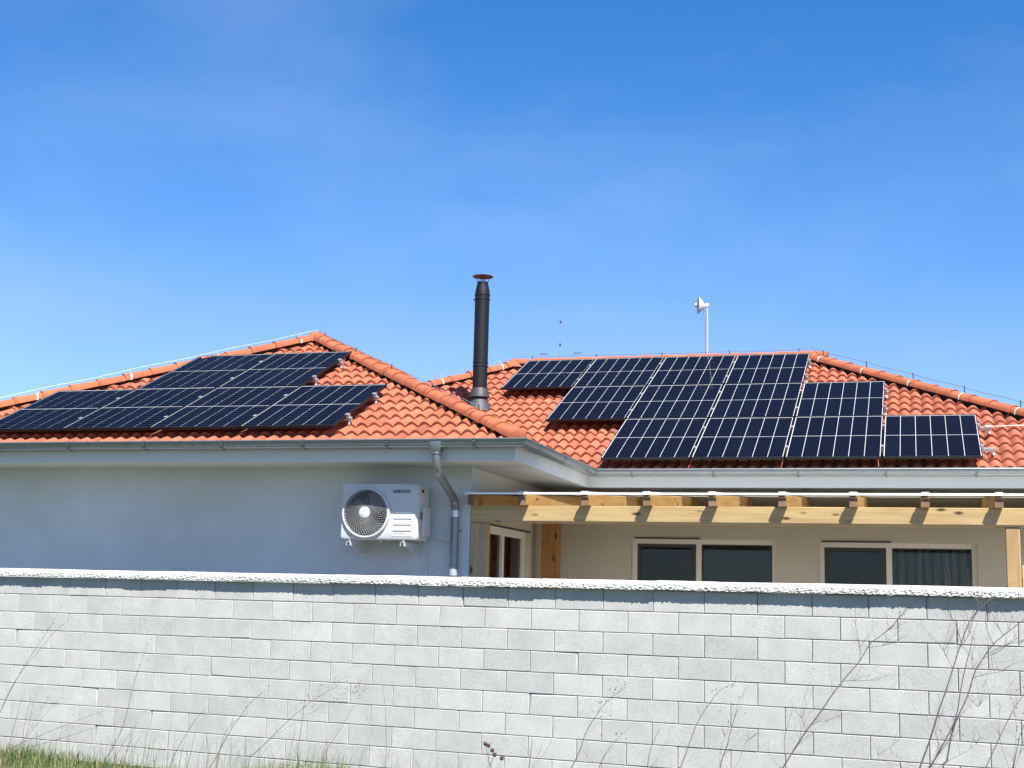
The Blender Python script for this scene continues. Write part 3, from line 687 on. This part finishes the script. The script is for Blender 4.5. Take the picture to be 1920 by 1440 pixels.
m = MB(); m.bar(dc-ax_d*.02, (AX+.03,AY,6.615), .05, .045); m.build('mount', WHITE, an)
MB().tube([(AX,AY,6.585),(AX,AY,6.645)], .028, 10).build('clamp', WHITE, an)
RX = .472
rd = empty('lightning_rod', (RX,.27,5.75), 'very thin upright lightning rod on the ridge right of the flue', 'lightning rod')
MB().tube([(RX,.27,5.62),(RX-.005,.27,6.46),(RX-.008,.27,6.70)], [.0024,.0022,.001], 6).build('rod', DW, rd)
for zz in (6.02, 6.41): bbox('clamp', DH, rd, RX-.014, RX+.012, .25, .285, zz-.02, zz+.02, .003)
for dx_ in (-.28,.30): MB().tube([(RX+dx_-.07,.27,5.87),(RX+dx_+.07,.27,5.87)], .008, 6).build('connector', DH, rd)

# ================================================================== AIR CONDITIONER
YF, YB = -7.60, -7.27; X0, X1, Z0, Z1 = .068, .965, 2.398, 3.003
ac = empty('air_conditioner', (.5,-7.3,Z0), 'white outdoor air conditioning unit with a round fan on the shaded wall', 'air conditioner')
FX, FZ, FR = .362, 2.684, .262
N = 96; m = MB(); V = []
def outline(a, inset, rc=.03):
    c, s_ = math.cos(a), math.sin(a); bx0, bx1, bz0, bz1 = X0+inset, X1-inset, Z0+inset, Z1-inset
    tx = ((bx1 if c > 0 else bx0)-FX)/c if abs(c) > 1e-6 else 1e9; tz = ((bz1 if s_ > 0 else bz0)-FZ)/s_ if abs(s_) > 1e-6 else 1e9
    t_ = min(tx, tz); x, z = FX+c*t_, FZ+s_*t_
    ccx = min(max(x, bx0+rc), bx1-rc); ccz = min(max(z, bz0+rc), bz1-rc); dx_, dz_ = x-ccx, z-ccz; l = math.hypot(dx_, dz_)
    if l > rc and l > 0 and abs(dx_) > 1e-6 and abs(dz_) > 1e-6: x, z = ccx+dx_/l*rc, ccz+dz_/l*rc
    return x, z
ang = sorted([2*math.pi*k/N for k in range(N)] + [math.atan2(b_-FZ, a_-FX) % (2*math.pi) for a_ in (X0+.009,X1-.009) for b_ in (Z0+.009,Z1-.009)]); N = len(ang)
for a in ang: V.append((FX+(FR-.004)*math.cos(a), YF+.11, FZ+(FR-.004)*math.sin(a)))
for a in ang: V.append((FX+FR*math.cos(a), YF, FZ+FR*math.sin(a)))
for ins, y in ((.010, YF), (.003, YF+.004), (0, YF+.012), (0, YB)):
    for a in ang: x, z = outline(a, ins); V.append((x, y, z))
F = []
for k in range(5):
    for i in range(N): F.append((k*N+i, k*N+(i+1)%N, (k+1)*N+(i+1)%N, (k+1)*N+i))
F.append(tuple(5*N+i for i in range(N))); m.add(V, F); m.build('body', WHITE, ac, smooth=30)
MB().lathe([(.001,.105),(FR,.105)], (FX,YF,FZ), 40, (0,1,0)).build('fan_recess', DARK, ac)
m = MB()
for k in range(3):
    a0 = k*2*math.pi/3; V = []
    for i in range(7):
        a = a0 + i*.22; V += [(FX+.06*math.cos(a), YF+.10-.006*i, FZ+.06*math.sin(a)), (FX+.235*math.cos(a+.2), YF+.095-.008*i, FZ+.235*math.sin(a+.2))]
    m.add(V, [(2*i,2*i+2,2*i+3,2*i+1) for i in range(6)])
m.build('fan', GREYPL, ac, smooth=60)
# grille: outer ring, swirled radial bars, concentric rings, hub cap
MB().lathe([(FR-.012,-.028),(FR+.004,-.034),(FR+.016,-.026),(FR+.021,.0),(FR-.012,.0)], (FX,YF,FZ), 64, (0,1,0)).build('fan_ring', WHITE, ac, smooth=40)
dome = lambda r: YF - .030 - .022*(1-(r/FR)**2)
g = MB(); nb = 44
for k in range(nb):
    a0 = 2*math.pi*k/nb; pts = []
    for r_ in (.055, .11, .16, .21, FR-.006): a = a0 + .55*(r_/FR)**1.4; pts.append(Vector((FX+r_*math.cos(a), dome(r_), FZ+r_*math.sin(a))))
    for p, q in zip(pts[:-1], pts[1:]): g.bar(p, q, .0034, .010, (0,1,0))
for r_ in [.085+.025*k for k in range(7)]:
    g.tube([Vector((FX+r_*math.cos(a), dome(r_)+.002, FZ+r_*math.sin(a))) for a in [2*math.pi*j/48 for j in range(49)]], .0017, 4, False)
g.build('fan_grille', GRILLE, ac)
MB().lathe([(.001,-.066),(.05,-.064),(.062,-.058),(.064,-.050),(.001,-.048)], (FX,YF,FZ), 32, (0,1,0)).build('hub_cap', WHITE, ac, smooth=40)
lp = MB(); lx0, lx1, lz0, lz1 = .672, .905, 2.432, 2.70
for z in (2.50, 2.565, 2.63, 2.69): lp.box(lx0+.012, lx1-.012, YF-.007, YF+.002, z-.006, z+.004)
lp.box(lx0, lx0+.005, YF-.004, YF+.002, lz0, lz1); lp.box(lx1-.005, lx1, YF-.004, YF+.002, lz0, lz1-.03); lp.box(lx0+.005, lx1-.005, YF-.004, YF+.002, lz0, lz0+.006)
lp.build('louvre_panel', WHITE, ac)
tcu = bpy.data.curves.new('lettering', 'FONT'); tcu.body = 'SAMSUNG'; tcu.size = .050; tcu.extrude = .0008; tcu.offset = .0012; tcu.space_character = 1.12; tcu.align_x = 'CENTER'
to = bpy.data.objects.new('lettering_tmp', tcu); COL.objects.link(to); dg = bpy.context.evaluated_depsgraph_get()
tme = bpy.data.meshes.new_from_object(to.evaluated_get(dg)); bpy.data.objects.remove(to); tme.materials.clear(); tme.materials.append(INK)
wid = max(v.co.x for v in tme.vertices) - min(v.co.x for v in tme.vertices)
inst('lettering', tme, ac, Matrix.Translation((.766, YF-.0022, 2.905)) @ Matrix.Rotation(math.pi/2, 4, 'X') @ Matrix.Scale(.200/wid, 4, (1,0,0)))
bbox('service_cover', WHITE, ac, X1-.004, X1+.035, YF+.10, YB-.02, Z0+.05, Z1-.24, .012)
bbox('valve', GREYPL, ac, X1+.0, X1+.02, YF+.06, YF+.10, 2.62, 2.70, .006)
MB().tube([(X1,YF+.12,2.93),(X1+.014,YF+.12,2.93)], .018, 10).build('screw', DARK, ac)
MB().tube([(.50,YF+.10,Z0+.01),(.50,YF+.10,Z0-.035)], .014, 10).build('drain', WHITE, ac)
for x in (.17, .80):
    m = MB(); m.box(x-.022,x+.022,YF-.02,-7.16,Z0-.034,Z0-.030); m.box(x-.022,x-.018,YF-.02,-7.16,Z0-.07,Z0-.034); m.box(x+.018,x+.022,YF-.02,-7.16,Z0-.07,Z0-.034)
    m.add([(x+.0,YF+.06,Z0-.07),(x+.0,-7.165,Z0-.16),(x+.0,-7.165,Z0-.07),(x+.006,YF+.06,Z0-.07),(x+.006,-7.165,Z0-.16),(x+.006,-7.165,Z0-.07)], [(0,1,2),(5,4,3),(0,3,4,1),(1,4,5,2),(2,5,3,0)])
    m.box(x-.03,x+.03,-7.175,-7.161,Z0-.17,Z0+.02)
    m.build('wall_bracket', mat('galvanised_bracket',(.60,.61,.60),.5,metal=.3), ac)
    MB().tube([(x,YF+.02,Z0-.034),(x,YF+.02,Z0+.002)], .02, 10).build('rubber_foot', GREYPL, ac)
# slim strip where the wall changes tone, and a cable
tag(MB().box(.925,.937,-7.178,-7.161,.46,2.28).build('wall_strip', RENDER_G), 'slim grey strip running down the wall below the air conditioner', 'duct')
tag(MB().tube([(.98,-7.18,2.45),(1.05,-7.19,2.42),(1.13,-7.19,2.40),(1.205,-7.19,2.395)], .005, 6).build('wall_cable', WHITE, None, 60), 'thin cable from the air conditioner to the downpipe', 'cable')

# ================================================================== PERGOLA
YP = -7.17; BZ0, BZ1 = 2.617, 2.805
pg = empty('pergola', (1.6,YP,.45), 'larch pergola with rafters and opal sheet roof against the house', 'pergola')
slope = .068
bbox('beam', W_X, pg, 1.4245, 8.60, YP, YP+.12, BZ0, BZ1, .006)
bbox('beam', W_X, pg, 1.4245, 8.60, -4.62, -4.50, BZ0+.173, BZ1+.173, .006)
for x0, x1, y0, y1, mt, zt in ((1.4255,1.605,YP+.001,YP+.161,W_Z,BZ0-.001),(6.985,7.115,YP+.004,YP+.116,W_R,BZ0-.001),(1.555,1.765,-4.66,-4.46,W_O,BZ0+.172),(8.40,8.53,-4.64,-4.50,W_Z,BZ0+.172)):
    bbox('post', mt, pg, x0, x1, y0, y1, .45, zt, .007)
rx = [1.475, 2.048, 2.747, 3.417, 4.108, 4.825, 5.533, 6.229, 6.923, 7.615, 8.30]
YT = -7.325
for k, x in enumerate(rx):
    a_ = Vector((x, YT+.012, BZ1+.002+.058 + (YT-YP)*slope)); b_ = Vector((x, -4.05, a_.z + (-4.05-YT-.012)*slope))
    rf = MB().bar(a_, b_, .08, .116).build('rafter', W_Y, pg)
    bevel_mesh(rf.data, .004, 1)
    MB().bar(a_-Vector((0,.004,0)), a_-Vector((0,.0005,0)), .078, .113).build('end_grain', W_E, rf)
zr = BZ1 + .002 + .116 + .010
y0, y1 = YT-.02, -3.95
za = zr + (y0-YP)*slope; zb = zr + (y1-YP)*slope
for ya, yb, mt, lb in ((y0, -5.35, CLEARPC, 'clear front roof sheet'), (-5.348, y1, POLY, 'opal rear roof sheet')):
    z0_ = zr + (ya-YP)*slope; z1_ = zr + (yb-YP)*slope; rs = MB()
    rs.add([(1.42,ya,z0_),(8.75,ya,z0_),(8.75,yb,z1_),(1.42,yb,z1_),(1.42,ya,z0_+.012),(8.75,ya,z0_+.012),(8.75,yb,z1_+.012),(1.42,yb,z1_+.012)], [(3,2,1,0),(4,5,6,7),(0,1,5,4),(1,2,6,5),(2,3,7,6),(3,0,4,7)])
    rs.build('roof_sheet', mt, pg)['label'] = lb
bbox('edge_trim', mat('white_alu_trim',(.80,.81,.82),.35,metal=.2), pg, 1.405, 8.755, y0-.008, y0-.001, za-.010, za+.012, .002)
for x in rx[1:]:
    c_ = MB(); c_.bar((x,y0+.002,za+.018), (x,y1,zb+.018), .06, .010); c_.bar((x,y0+.004,za+.022), (x,y0+.06,za+.025), .075, .013); c_.build('glazing_bar', WHITE, pg)
bbox('wall_plate', W_X, pg, 1.45, 8.6, -3.99, -3.885, 2.86, 3.02, .005)
for k in range(6): bbox('screen_board', W_Z, pg, 7.13+k*.125, 7.25+k*.125, YP+.05, YP+.075, .47, 2.25, .004)
bbox('screen_rail', W_X, pg, 7.116, 7.86, YP+.076, YP+.11, 2.02, 2.12, .004)

# ================================================================== PLANTS
STEMS = [
    ('a', 0.45, [[(0.67,-0.0),(0.68,0.1),(0.75,0.38),(0.84,0.67)],[(0.82,-0.02),(0.84,0.05),(0.88,0.36),(0.93,0.75)],[(0.86,-0.02),(0.88,0.12),(0.91,0.41),(0.99,0.67)]]),
    ('b', 0.50, [[(0.45,0.2),(0.57,0.52),(0.73,0.83),(0.92,1.12),(1.05,1.3),(1.2,1.53)],[(0.47,0.2),(0.58,0.56),(0.74,0.86),(0.96,1.11),(1.16,1.33),(1.35,1.47)]]),
    ('c', 0.40, [[(1.88,0.09),(1.97,0.22),(2.09,0.46),(2.17,0.81),(2.23,1.0),(2.33,1.26)],[(2.02,0.09),(2.02,0.29),(2.01,0.48)],[(1.98,0.1),(2.05,0.24),(2.22,0.49)]]),
    ('d', 0.45, [[(2.72,0.11),(2.85,0.35),(3.0,0.56),(3.12,0.68)],[(2.67,0.11),(2.66,0.34),(2.67,0.55)],[(2.92,0.11),(2.98,0.33),(3.01,0.48)]]),
    ('e', 0.60, [[(0.77,0.1),(0.85,0.16),(1.33,0.35),(1.76,0.51),(2.06,0.61)],[(0.79,0.1),(1.33,0.26),(1.63,0.35),(1.84,0.42),(2.12,0.43)]]),
    ('f', 1.35, [[(3.81,0.24),(3.85,0.32),(3.97,0.55),(4.09,0.72),(4.17,0.83),(4.34,0.96)],[(3.89,0.26),(3.94,0.5),(4.02,0.64),(4.19,0.75)]]),
    ('g', 1.50, [[(4.32,0.39),(4.36,0.42),(4.56,0.61),(4.71,0.75),(4.9,0.9),(5.16,1.04)],[(4.33,0.39),(4.39,0.44),(4.66,0.63),(4.85,0.73),(5.09,0.86),(5.38,0.98),(5.49,1.02)]]),
    ('h', 1.40, [[(4.76,0.37),(4.76,0.45),(4.79,0.67),(4.82,0.9),(4.84,1.0)],[(4.64,0.32),(4.67,0.54),(4.68,0.67)],[(4.77,0.37),(4.75,0.46),(4.68,0.6)]]),
    ('i', 1.45, [[(5.02,0.4),(5.05,0.49),(5.18,0.69),(5.29,0.88)],[(5.04,0.41),(5.04,0.49),(5.12,0.6),(5.23,0.73)]]),
    ('j', 1.40, [[(5.6,0.38),(5.59,0.66),(5.57,0.88),(5.52,1.11)],[(5.44,0.37),(5.43,0.76),(5.44,0.88)],[(5.46,0.37),(5.47,0.55),(5.48,0.64)]]),
    ('k', 1.45, [[(7.25,0.46),(7.27,0.51),(7.34,0.65),(7.39,0.79),(7.48,0.93),(7.58,1.05),(7.7,1.13)]]),
    ('l', 1.40, [[(6.89,0.43),(6.91,0.63),(6.92,0.72)],[(6.97,0.44),(7.0,0.63),(7.01,0.68)],[(7.0,0.44),(7.07,0.66),(7.11,0.78),(7.14,0.84)]]),
    ('thistle', 1.50, [[(6.62,0.4),(6.6,0.53),(6.58,0.65)],[(6.6,0.53),(6.61,0.64)],[(6.62,0.42),(6.63,0.48),(6.65,0.55),(6.66,0.61)],[(6.64,0.51),(6.66,0.57)],[(6.63,0.4),(6.68,0.47),(6.73,0.55)]]),
    ('m', 1.45, [[(7.5,0.48),(7.52,0.57),(7.57,0.65),(7.64,0.73),(7.71,0.8)],[(7.51,0.48),(7.41,0.61),(7.4,0.68)]]),
    ('n', 1.40, [[(8.11,0.52),(8.13,0.57),(8.19,0.73),(8.26,0.91),(8.35,1.05),(8.43,1.15),(8.56,1.22)]]),
    ('o', 1.40, [[(7.87,0.5),(7.91,0.71),(7.98,0.84)],[(7.94,0.51),(8.02,0.73),(8.09,0.89),(8.19,1.09)],[(7.91,0.5),(7.93,0.57),(8.01,0.65),(8.09,0.68)]]),
    ('p', 1.45, [[(8.45,0.55),(8.51,0.75),(8.55,0.89),(8.6,1.04)],[(8.39,0.54),(8.47,0.74),(8.54,0.9),(8.58,1.01),(8.71,1.21)],[(8.57,0.56),(8.58,0.61),(8.66,0.78),(8.72,0.84)]]),
    ('q', 1.50, [[(8.9,0.57),(8.93,0.63),(9.01,0.76),(9.1,0.9),(9.21,1.05),(9.29,1.17),(9.39,1.3),(9.49,1.42),(9.56,1.54),(9.65,1.61),(9.75,1.71),(9.78,1.78)],[(9.1,0.9),(9.08,0.97),(9.07,1.01)],[(9.12,0.93),(9.19,0.97),(9.27,0.98)],[(9.01,0.76),(9.07,0.83),(9.14,0.87)],[(9.39,1.26),(9.53,1.28),(9.63,1.29)],[(9.56,1.51),(9.65,1.53),(9.73,1.55)],[(9.65,1.61),(9.71,1.65),(9.78,1.66)],[(9.71,1.68),(9.78,1.74),(9.83,1.82)],[(9.49,1.43),(9.49,1.54),(9.47,1.67),(9.48,1.76)]]),
    ('r', 1.40, [[(8.93,0.58),(8.92,0.81),(8.95,0.94),(8.99,1.06)],[(8.83,0.57),(8.82,0.7),(8.82,0.81),(8.84,0.91)]]),
    ('s', 1.45, [[(9.88,0.63),(9.89,0.69),(9.96,0.88),(10.02,1.07),(10.07,1.21),(10.13,1.39),(10.19,1.57),(10.25,1.72),(10.32,1.81),(10.38,1.87),(10.42,1.9)],[(10.13,1.39),(10.09,1.47),(10.07,1.54)],[(10.19,1.57),(10.16,1.69),(10.13,1.76),(10.14,1.88),(10.13,1.99)],[(10.25,1.72),(10.33,1.83),(10.29,1.88)],[(10.17,1.53),(10.25,1.64),(10.27,1.72)]]),
    ('t', 1.40, [[(9.95,0.65),(9.96,0.7),(10.06,0.88),(10.14,1.05),(10.18,1.25),(10.22,1.42),(10.26,1.56),(10.27,1.62)],[(10.22,1.42),(10.27,1.39),(10.26,1.52)],[(9.96,0.68),(10.02,0.83),(10.0,0.97),(10.04,1.06)]]),
    ('u', 1.50, [[(10.05,0.67),(10.08,0.76),(10.12,0.96),(10.17,1.08),(10.23,1.21),(10.28,1.37),(10.34,1.47),(10.41,1.57),(10.55,1.69),(10.61,1.74),(10.68,1.8)],[(10.28,1.34),(10.39,1.37),(10.48,1.39)],[(10.34,1.47),(10.46,1.53),(10.57,1.64)],[(10.41,1.57),(10.37,1.68),(10.37,1.79),(10.43,1.89)],[(10.36,1.5),(10.5,1.57),(10.61,1.59)],[(10.23,1.21),(10.3,1.14),(10.32,1.2)],[(10.46,1.62),(10.44,1.7),(10.42,1.77)]]),
    ('v', 1.45, [[(10.31,0.67),(10.33,0.72),(10.39,0.85),(10.48,1.04),(10.57,1.2),(10.67,1.32)],[(10.39,0.85),(10.27,0.89),(10.37,0.94)]]),
    ('w', 1.40, [[(10.5,0.68),(10.51,0.73),(10.55,0.91),(10.59,1.03)],[(10.53,0.69),(10.57,0.87),(10.6,0.96)],[(10.45,0.69),(10.44,0.87),(10.43,0.99),(10.44,1.19)],[(10.54,0.7),(10.54,1.01),(10.51,1.24),(10.5,1.38)]]),
    ('x', 1.50, [[(9.96,0.66),(9.99,0.74),(10.12,0.94),(10.15,1.04)],[(9.97,0.66),(10.05,0.81),(10.13,0.92)],[(9.96,0.65),(10.01,0.82),(10.1,0.95)],[(10.02,0.66),(10.09,0.76),(10.25,0.86),(10.31,0.95)],[(9.61,0.65),(9.63,0.74),(9.7,0.83)],[(9.68,0.65),(9.71,0.79),(9.76,0.88)]]),
]
INFO = {
 'a': ('dry_weed','three upright dry stalks in the grass at the left end of the wall','weed',DRY,.0026,0),
 'b': ('dry_weed','tall slender dry stalks leaning right at the left edge of the wall','weed',DRY,.0024,1),
 'c': ('dry_weed','long dry stalk leaning right in front of the wall, left of the grass tuft','weed',DRY,.0028,1),
 'd': ('dry_weed','fan of dry stalks below the left part of the shaded house wall','weed',DRY,.0026,0),
 'e': ('dry_weed','two low dry stalks arching far to the right near the left grass','weed',DRY,.0022,1),
 'f': ('dry_weed','pair of dry stalks leaning right beside the left grass tuft','weed',DRY,.0028,1),
 'g': ('dry_weed','two long arching dry stalks with loose seed heads below the air conditioner','weed',DRY,.0028,2),
 'h': ('dry_weed','upright thin stalks growing from the middle grass tuft','weed',DRY,.0025,0),
 'i': ('dry_weed','short forked dry stalks right of the middle grass tuft','weed',DRY,.0022,0),
 'j': ('dry_weed','straight upright pale stalks below the downpipe','weed',DRY,.0022,0),
 'k': ('dry_weed','arching dry stalk with a feathery tip below the door and orange-lit post','weed',DRY,.0030,2),
 'l': ('dry_weed','clump of three short dark stalks right of the thistle','weed',DRY,.0034,0),
 'thistle': ('thistle','small dried thistle with dark red seed heads in front of the wall','thistle',TWIG,.0036,3),
 'm': ('dry_weed','thin curved twigs rising to the right below the left window','weed',DRY,.0022,1),
 'n': ('dry_weed','tall single dry stalk bending right at its tip below the left window','weed',DRY,.0030,1),
 'o': ('dry_weed','short dry stalks at the foot of the wall below the left window','weed',DRY,.0026,0),
 'p': ('dry_weed','close group of dark straight stalks leaning right between the two windows','weed',TWIG,.0036,1),
 'q': ('bare_sapling','long leaning bare sapling reaching the coping below the right window','sapling',TWIG,.0056,4),
 'r': ('dry_weed','two thin upright stalks beside the foot of the leaning sapling','weed',DRY,.0022,0),
 's': ('bare_sapling','tall bare sapling rising past the coping in front of the right window','sapling',TWIG,.0060,4),
 't': ('bare_sapling','upright bare sapling just right of the tallest one','sapling',TWIG,.0054,4),
 'u': ('bare_sapling','branching bare sapling leaning right towards the right post','sapling',TWIG,.0056,4),
 'v': ('dry_weed','thin bent stalk at the lower right of the wall','weed',TWIG,.0036,1),
 'w': ('dry_weed','bunch of dark stalks at the right edge of the picture','weed',TWIG,.0038,1),
 'x': ('dry_weed','tangle of short twigs at the feet of the saplings','weed',TWIG,.0034,1),
}
rg = random.Random(21)
def stem_mb(mb, pts, r_, n=5):
    # smooth the polyline and taper it
    P = [Vector(p) for p in pts]; out = []
    for i in range(len(P)-1):
        p0 = P[max(i-1,0)]; p1 = P[i]; p2 = P[i+1]; p3 = P[min(i+2,len(P)-1)]
        for k in range(4):
            t_ = k/4; out.append(.5*((2*p1) + (p2-p0)*t_ + (2*p0-5*p1+4*p2-p3)*t_*t_ + (3*p1-p0-3*p2+p3)*t_**3))
    out.append(P[-1]); m_ = len(out)
    mb.tube(out, [r_*(1-.72*i/(m_-1)) for i in range(m_)], n); return out
for key, dist, stems in STEMS:
    nm, lab, cat, mt, rad, style = INFO[key]
    s0 = stems[0][0][0]
    root = wpt(s0, dist, 0); e = empty(nm, root, lab, cat, 'dry weeds along the wall' if nm == 'dry_weed' else ('bare saplings at the right' if nm == 'bare_sapling' else None))
    mains = [] ; twigs = MB(); heads = MB(); nh = 0
    for si, st in enumerate(stems):
        pts = list(st); main = st[0][1] < .36 or si == 0
        d0 = dist + rg.uniform(-.06,.06) if main else None
        if main:
            if pts[0][1] > .02: pts = [(pts[0][0] + (s0-pts[0][0])*.3 - .02, -.01)] + pts
            drift = rg.uniform(-.08,.10); n_ = len(pts); W3 = [wpt(s, dist + drift*(i/n_), z) for i, (s,z) in enumerate(pts)]
            sm = MB(); curve = stem_mb(sm, W3, rad*(1.25 if si == 0 else 1.1)*(1 if style == 4 else 1.15)); sm.build('stem', mt, e, smooth=60); mains.append((curve, pts))
        else:
            # a side branch starts on the main stem, at its own depth there
            near = min((c_ for cv, _ in mains for c_ in cv), key=lambda c_: (c_-wpt(pts[0][0], dist, pts[0][1])).length)
            dd = (near-WO).dot(WN); W3 = [near] + [wpt(s, dd + .03*i, z) for i, (s,z) in enumerate(pts[1:],1)]
            sm = MB(); curve = stem_mb(sm, W3, rad*.42); sm.build('branch', mt, e, smooth=60)
        L_ = len(curve)
        def twig(p, dr, ln, r_):
            q = p + dr*ln*.5 + Vector((0,0,.1*ln)); z_ = p + dr*ln + Vector((rg.uniform(-.2,.2)*ln, rg.uniform(-.2,.2)*ln, rg.uniform(-.05,.25)*ln)); twigs.tube([p,q,z_], [r_,r_*.7,r_*.4], 4); return q, z_
        cnt = {0:1, 1:4, 2:5, 3:0, 4:6}[style]
        for k in range(cnt):
            i = rg.randrange(int(L_*(.35 if style != 4 else .30)), L_-1); p = curve[i]; tg = (curve[i+1]-curve[i]).normalized()
            dr = (tg*.7 + WD*rg.uniform(-.9,.9) + WN*rg.uniform(-.4,.4) + Vector((0,0,.25))).normalized(); ln = rg.uniform(.05,.13)*(1.7 if style == 4 else 1)
            q, z_ = twig(p, dr, ln, rad*(.22 if style == 4 else .4))
            if style == 4:
                for _ in range(1): twig(q if rg.random() < .5 else z_, (dr + WD*rg.uniform(-.8,.8) + Vector((0,0,rg.uniform(-.2,.6)))).normalized(), ln*.5, rad*.13)
        if style == 2 or (style == 1 and si == 0):
            for k in range(26 if style == 2 else 8):
                i = rg.randrange(int(L_*.72), L_); p = curve[i] + WD*rg.gauss(0,.035) + WN*rg.gauss(0,.02) + Vector((0,0,rg.gauss(.015,.035))); heads.tube([p, p+Vector((rg.uniform(-.004,.004),0,.011))], [.0038,.002], 5); nh += 1
        if style == 3:
            p = curve[-1]; heads.lathe([(.001,-.012),(.012,-.008),(.017,.002),(.014,.012),(.006,.018),(.001,.02)], p, 10, (rg.uniform(-.3,.3),rg.uniform(-.3,.3),1)); nh += 1
            for _ in range(8):
                a = rg.uniform(0,6.28); heads.tube([p+Vector((0,0,.008)), p+Vector((.02*math.cos(a),.02*math.sin(a),rg.uniform(.008,.03)))], .0016, 4)
        if style == 4 and si == 0:
            for k in range(10):
                i = rg.randrange(int(L_*.75), L_); p = curve[i] + WD*rg.gauss(0,.06) + Vector((0,0,rg.gauss(.03,.04))); heads.tube([p, p+Vector((0,0,.008))], [.003,.0015], 5); nh += 1
    if twigs.v: tag(twigs.build('twigs', mt, e), kind='stuff')
    if nh: tag(heads.build('seed_heads', SEED, e, smooth=60), kind='stuff')

# ---- grass along the foot of the wall (nobody could count it)
gn = GRASSM.node_tree; gi = gn.nodes.new('ShaderNodeNewGeometry'); gramp = gn.nodes.new('ShaderNodeValToRGB'); cr = gramp.color_ramp
cr.elements[0].position = 0; cr.elements[0].color = (.030,.075,.012,1); cr.elements[1].position = 1; cr.elements[1].color = (.26,.21,.10,1)
for ps, c_ in ((.45,(.055,.115,.022,1)),(.70,(.085,.125,.03,1)),(.78,(.20,.17,.075,1))): el = cr.elements.new(ps); el.color = c_
gn.links.new(gi.outputs['Random Per Island'], gramp.inputs[0]); gn.links.new(gramp.outputs[0], gn.nodes['Principled BSDF'].inputs['Base Color'])
gm = MB(); gr = random.Random(9)
def blade(s, d, h, w_, lean, ld):
    p = wpt(s, d, 0); sd = (WD*math.cos(ld+1.57) + WN*math.sin(ld+1.57))*w_/2; dr = WD*math.cos(ld) + WN*math.sin(ld)
    q = p + Vector((0,0,h*.55)) + dr*(lean*h*.3); t_ = p + Vector((0,0,h*(1-.25*lean))) + dr*(lean*h)
    gm.add([p-sd, p+sd, q+sd*.75, q-sd*.75, t_], [(0,1,2,3),(3,2,4)])
def dens(s):
    v = 1.0*max(0, 1-abs(s-.9)/1.6) + .75*max(0,1-abs(s-3.72)/.42) + .95*max(0,1-abs(s-4.35)/.6) + .45*max(0,1-abs(s-5.0)/.25) + .12
    return v*(.55+.9*max(0, noise.noise(Vector((s*5.1, 2.7, 0)))+.35))
for _ in range(30000):
    s = gr.uniform(-2.5, 13); d = .03 + abs(gr.gauss(0,.6)); v = dens(s)
    if gr.random() > min(1, v*.9): continue
    hmax = (.07 + .24*min(1.0, v)) if s > 2.4 else (.05 + .15*min(1,v))
    h = hmax*(.35 + .9*gr.random()**1.6)*(1 if d < .9 else .8)
    blade(s, d, h, gr.uniform(.003,.009), gr.uniform(.05,.8), gr.uniform(0,6.28))
for _ in range(650):                       # long thin straws
    s = gr.uniform(-1, 6.2) if gr.random() < .8 else gr.uniform(6, 13); d = gr.uniform(.08,.9)
    blade(s, d, gr.uniform(.22,.62)*(1 if s > 2 else .75), gr.uniform(.0025,.0045), gr.uniform(.1,.7), gr.gauss(.3,.9))
tag(gm.build('grass', GRASSM), 'green and straw coloured grass growing along the foot of the wall', 'grass', kind='stuff')
scene.render.engine = 'CYCLES'
